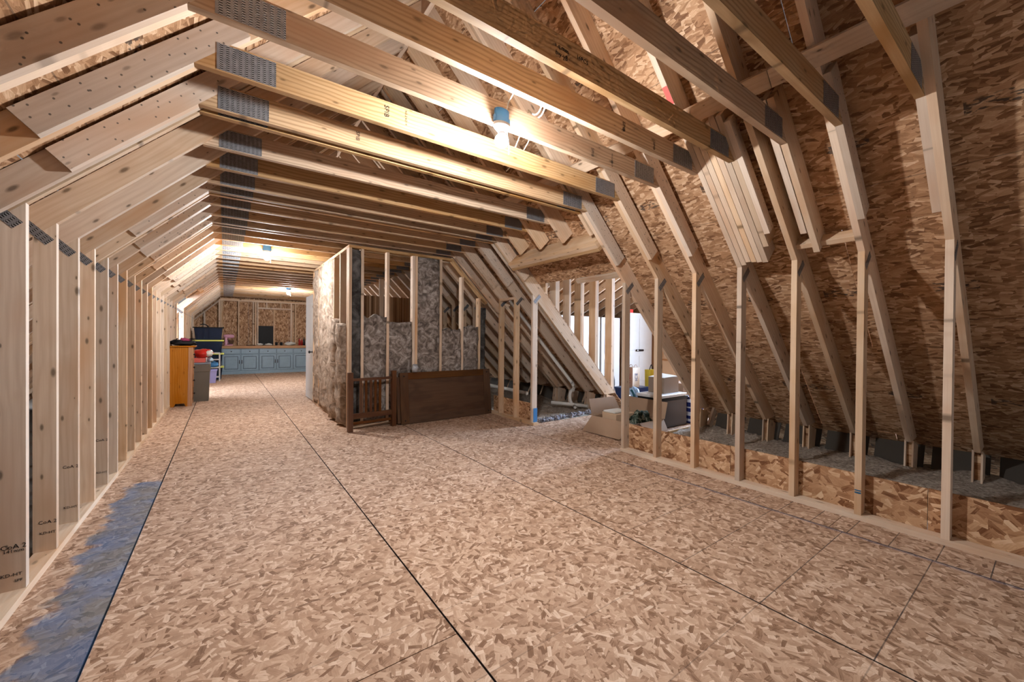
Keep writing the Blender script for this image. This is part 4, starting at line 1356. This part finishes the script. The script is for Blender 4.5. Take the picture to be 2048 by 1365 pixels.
for s in (1, -1):
    far = 9.35 if s > 0 else 0.8
    for a, b2 in ((5.8, 7.7), (7.7, 9.65)):
        c0 = Vector(((a + b2) / 2, far, 3.82 - abs(far - 3.72) * 0.47)); c1 = Vector(((a + b2) / 2, 3.72, 3.82))
        board('sheathing_panel', c0, c1, b2 - a - 0.006, 0.012, (0, 0, 1), 'osb_roof', wing_roof)
w2 = thing('window_2', 'small high window at the end of the dormer wing', 'window', (9.6, 8.35, 2.2), kind='structure')
w3 = thing('window_3', 'wide window at the end of the dormer wing', 'window', (9.6, 3.4, 1.95), kind='structure')
for w, hw, hh in ((w2, 0.45, 0.30), (w3, 0.70, 0.70)):
    for (a, b2, c, d) in ((-hw, hw, -hh, -hh + 0.05), (-hw, hw, hh - 0.05, hh), (-hw, -hw + 0.05, -hh + 0.05, hh - 0.05), (hw - 0.05, hw, -hh + 0.05, hh - 0.05), (-hw + 0.05, hw - 0.05, -0.02, 0.02)):
        box('frame', -0.05, 0.03, a, b2, c, d, 'white', w)
    for (c, d) in ((-hh + 0.05, -0.02), (0.02, hh - 0.05)):
        box('pane', -0.004, 0.004, -hw + 0.05, hw - 0.05, c, d, 'glass', w)

# white doors and cupboards stored in the wing
def white_door(x, y, w, h, rot, label, handle=False):
    t = thing('stored_door', label, 'door panel', (x, y, 0), 'white doors stored in the wing', rot=rot)
    box('slab', 0, w, 0, 0.04, 0.0, h, 'white', t, bev=0.003)
    for (a, b2) in ((0.10, w / 2 - 0.04), (w / 2 + 0.04, w - 0.10)):
        for (c, d) in ((0.15, h * 0.42), (h * 0.5, h - 0.14)):
            box('raised_panel', a, b2, -0.008, 0.0, c, d, 'white', t, bev=0.003)
    if handle:
        box('handle', w * 0.40, w * 0.42 + 0.30, -0.035, -0.009, 0.93, 0.985, 'brass', t, bev=0.012)
        box('handle_tip', w * 0.42 + 0.01, w * 0.42 + 0.06, -0.037, -0.0352, 0.945, 0.97, 'white_plastic', t)
    return t


white_door(8.20, 6.50, 1.18, 1.93, 0.0, 'white panel door with a dark bar handle beyond the walkway', True)
for i in range(3):
    white_door(6.02 + i * 0.72, 6.62 - i * 0.02, 0.68, 1.78, 0.0, '%s plain white panel door seen between the doubled studs' % ORD[i])
tag(box('red_box', 8.30, 8.58, 6.51, 6.535, 1.931, 2.02, 'red', None, bev=0.002), 'thin red box on top of the white door with the bar handle', 'box')
tag(box('corner_post', 5.02, 5.06, 3.98, 4.02, 0.0, 1.9, 'white', None, axis='z'), 'slim white post standing behind the knee wall stud at the walkway', 'post')

# things piled on the walkway
ob = thing('open_box', 'large open cardboard box with spread flaps on the walkway', 'box', (4.0, 3.0, 0))
def panel(name, pts, th, mat, parent):
    """thin four-cornered panel given by world points, th thick"""
    p = [Vector(q) for q in pts]
    nn = (p[1] - p[0]).cross(p[3] - p[0]).normalized() * th
    V = [q - p[0] for q in p] + [q - p[0] + nn for q in p]
    me = mesh_of(None, V, BOXF, mat)
    return link(bpy.data.objects.new(name, me), Matrix.Translation(p[0]), parent)
X0, X1, Y0, Y1, ZT = 4.02, 4.62, 3.02, 3.70, 0.215
panel('wall', [(X0, Y0, 0), (X0, Y1, 0), (X0, Y1, ZT), (X0, Y0, ZT)], 0.005, 'card', ob)
panel('wall', [(X1, Y1, 0), (X1, Y0, 0), (X1, Y0, ZT), (X1, Y1, ZT)], 0.005, 'card', ob)
panel('wall', [(X0, Y1, 0), (X1, Y1, 0), (X1, Y1, ZT), (X0, Y1, ZT)], 0.005, 'card', ob)
panel('wall', [(X1, Y0, 0), (X0, Y0, 0), (X0, Y0, ZT), (X1, Y0, ZT)], 0.005, 'card', ob)
panel('bottom', [(X0, Y0, 0.003), (X0, Y1, 0.003), (X1, Y1, 0.003), (X1, Y0, 0.003)], 0.004, 'card', ob)
panel('flap', [(X0 - 0.006, Y1, ZT), (X0 - 0.006, Y0, ZT), (X0 - 0.10, Y0 + 0.14, 0.012), (X0 - 0.10, Y1 + 0.08, 0.012)], 0.004, 'card', ob)
panel('flap', [(X0, Y1 + 0.006, ZT), (X1, Y1 + 0.006, ZT), (X1 - 0.08, Y1 + 0.06, 0.425), (X0 + 0.0, Y1 + 0.06, 0.43)], 0.004, 'card', ob)
panel('flap', [(X1 + 0.006, Y1, ZT), (X1 + 0.006, Y0 - 0.02, ZT), (X1 + 0.10, Y0, 0.42), (X1 + 0.10, Y1 - 0.02, 0.43)], 0.004, 'card', ob)
panel('flap', [(X0 + 0.1, Y0 - 0.006, ZT), (X1, Y0 - 0.006, ZT), (X1 - 0.05, Y0 - 0.10, 0.10), (X0 + 0.15, Y0 - 0.10, 0.10)], 0.004, 'card', ob)
sb = thing('small_box', 'shallow pale cardboard box resting inside the large open box', 'box', (4.10, 3.36, 0.18), rot=math.radians(-8))
box('body', 0.0, 0.34, 0.0, 0.27, -0.15, 0.09, 'card_light', sb, bev=0.003)
tag(box('notebook', 4.13, 4.42, 3.40, 3.60, 0.273, 0.292, 'paper', None, bev=0.002), 'white booklet lying on the shallow cardboard box', 'book')
tag(lump('patterned_bag', (4.33, 3.17, 0.20), (0.14, 0.11, 0.12), 'camo', amp=0.5, seed=21), 'crumpled dark olive patterned bag inside the open box', 'bag')
cb = thing('dark_crate', 'dark plum plastic crate with a white lid behind the knee wall', 'crate', (4.86, 3.22, 0))
box('body', 0.0, 0.66, 0.0, 0.36, 0.0, 0.415, 'darktote', cb, bev=0.012)
box('corner_trim', -0.012, 0.018, -0.008, 0.02, 0.0, 0.42, 'white_plastic', cb)
box('rim', -0.01, 0.67, -0.012, 0.37, 0.385, 0.43, 'black', cb, bev=0.004)
box('lid', -0.03, 0.62, -0.02, 0.38, 0.432, 0.475, 'white_plastic', cb, bev=0.006)
tb = thing('carton', 'tall taupe cardboard carton on the white lid of the dark crate', 'box', (5.06, 3.30, 0.476))
box('body', 0.0, 0.37, 0.0, 0.26, 0.0, 0.225, 'card_grey', tb, bev=0.003)
panel('flap', [(5.06, 3.30, 0.702), (5.06, 3.56, 0.702), (5.40, 3.56, 0.735), (5.40, 3.30, 0.715)], 0.003, 'paper', tb)
dt = thing('oval_print_bag', 'white bag printed with navy ovals beside the dark crate', 'bag', (5.62, 3.18, 0))
V = [(0, 0, 0), (0.30, 0.02, 0), (0.30, 0.16, 0), (0, 0.16, 0), (-0.07, 0.02, 0.40), (0.36, 0.03, 0.42), (0.33, 0.14, 0.42), (-0.06, 0.13, 0.40)]
# front face lies in local XY so that the print is seen flat
Rf = Matrix.Rotation(PI / 2, 4, 'X')
Vr = [tuple(Rf.inverted() @ Vector(v)) for v in V]
link(bpy.data.objects.new('sack', mesh_of(None, Vr, BOXF, 'dots')), W[dt.name] @ Rf, dt)
for a in (0.04, 0.20):
    x0 = 5.62 + a
    tube('handle', arc((x0, 3.22, 0.40), (x0 + 0.05, 3.2, 0.55), (x0 + 0.10, 3.22, 0.41)), 0.006, 'dots', dt, 6)
btt = thing('blue_tote', 'blue plastic tote under the shopping bag beyond the walkway', 'tote', (6.76, 5.17, 0))
taper_box('tub', -0.02, 0.60, -0.02, 0.40, 0.0, 0.20, 0.03, 'bluetote', btt)
box('lid', -0.04, 0.62, -0.04, 0.42, 0.201, 0.235, 'bluetote', btt, bev=0.006)
sg = thing('shopping_bag', 'upright brown and white paper shopping bag with printed letters', 'bag', (6.86, 5.20, 0.236))
taper_box('sack', 0.0, 0.24, -0.001, 0.20, 0.0, 0.42, 0.008, 'paper', sg)
box('kraft_side', -0.004, -0.0005, 0.0, 0.20, 0.0, 0.425, 'kraft', sg)
for y in (5.22, 5.34):
    tube('handle', arc((6.92, y, 0.65), (6.98, y, 0.78), (7.04, y, 0.65)), 0.005, 'kraft', sg, 6)
Ms = W[sg.name]
text('print', 'nell', 0.15, Ms @ Matrix.Translation((-0.0045, 0.10, 0.19)) @ Matrix.Rotation(-PI / 2, 4, 'Z') @ Matrix.Rotation(PI / 2, 4, 'X') @ Matrix.Rotation(PI / 2, 4, 'Z'), 'red_text', sg)
text('print', 'ICE', 0.12, Ms @ Matrix.Translation((0.12, -0.003, 0.22)) @ Matrix.Rotation(PI / 2, 4, 'X') @ Matrix.Rotation(PI / 2, 4, 'Z'), 'blue_text', sg)
lowb = thing('low_box', 'low white storage box carrying the yellow gift bag', 'box', (7.42, 5.12, 0))
box('body', 0.0, 0.34, 0.0, 0.34, 0.0, 0.12, 'white', lowb, bev=0.004)
box('lid', -0.01, 0.35, -0.01, 0.35, 0.121, 0.145, 'white_plastic', lowb, bev=0.004)
yb = thing('yellow_bag', 'yellow gift bag with a dark handle on the low white box', 'bag', (7.46, 5.20, 0.146))
taper_box('sack', 0.0, 0.24, 0.0, 0.14, 0.0, 0.44, 0.006, 'yellow', yb)
tube('handle', arc((7.52, 5.26, 0.58), (7.58, 5.25, 0.80), (7.64, 5.26, 0.58)), 0.010, 'dark_cloth', yb, 6)
tag(lump('clear_bag', (4.98, 3.78, 0.26), (0.18, 0.13, 0.255), 'film', amp=0.3, seed=14), 'bulging clear blue plastic bag behind the open cardboard box', 'bag')
tag(tube('teal_strap', arc((4.80, 3.66, 0.50), (4.79, 3.62, 0.52), (4.78, 3.56, 0.30)) + arc((4.78, 3.55, 0.29), (4.76, 3.5, 0.15), (4.77, 3.50, 0.03)), 0.018, 'teal', None, 8), 'teal strap hanging down beside the clear plastic bag', 'strap')
cn = thing('wooden_cupboard', 'light brown wooden cupboard seen between the knee wall studs', 'cupboard', (7.6, 4.55, 0))
box('body', 0.0, 0.70, 0.0, 0.45, 0.0, 0.80, 'card_light', cn, bev=0.004)
box('top', -0.02, 0.72, -0.02, 0.47, 0.80, 0.83, 'counter', cn, bev=0.004)
box('hutch', 0.02, 0.30, 0.2, 0.44, 0.83, 1.25, 'card_light', cn, bev=0.004)
box('brown_carton', 5.80, 6.12, 3.45, 3.72, 0.0, 0.56, 'card', None, bev=0.003)
tag(bpy.data.objects['brown_carton'], 'plain brown carton behind the bag with navy ovals', 'box')
tag(box('plank', 4.62, 6.4, 2.93, 2.955, 0.0, 0.07, 'syp', None), 'low plank edging the walkway behind the kick panel', 'plank')
tag(lump('dark_backpack', (6.30, 5.35, 0.32), (0.13, 0.10, 0.315), 'dark_cloth', amp=0.3, seed=31), 'black backpack behind the knee wall stud at the walkway', 'backpack')
tag(board('leaning_board', (5.28, 2.76, 0.09), (5.50, 2.76, 0.42), 0.09, 0.03, (0, 1, 0), 'spf'), 'short board leaning in the eave beyond the near knee wall', 'board')
tag(tube('yellow_strip', arc((4.02, 0.52, 0.135), (4.10, 0.50, 0.145), (4.20, 0.46, 0.13), 6), 0.006, 'yellow', None, 6), 'thin yellow strip lying on the loose insulation', 'strip')
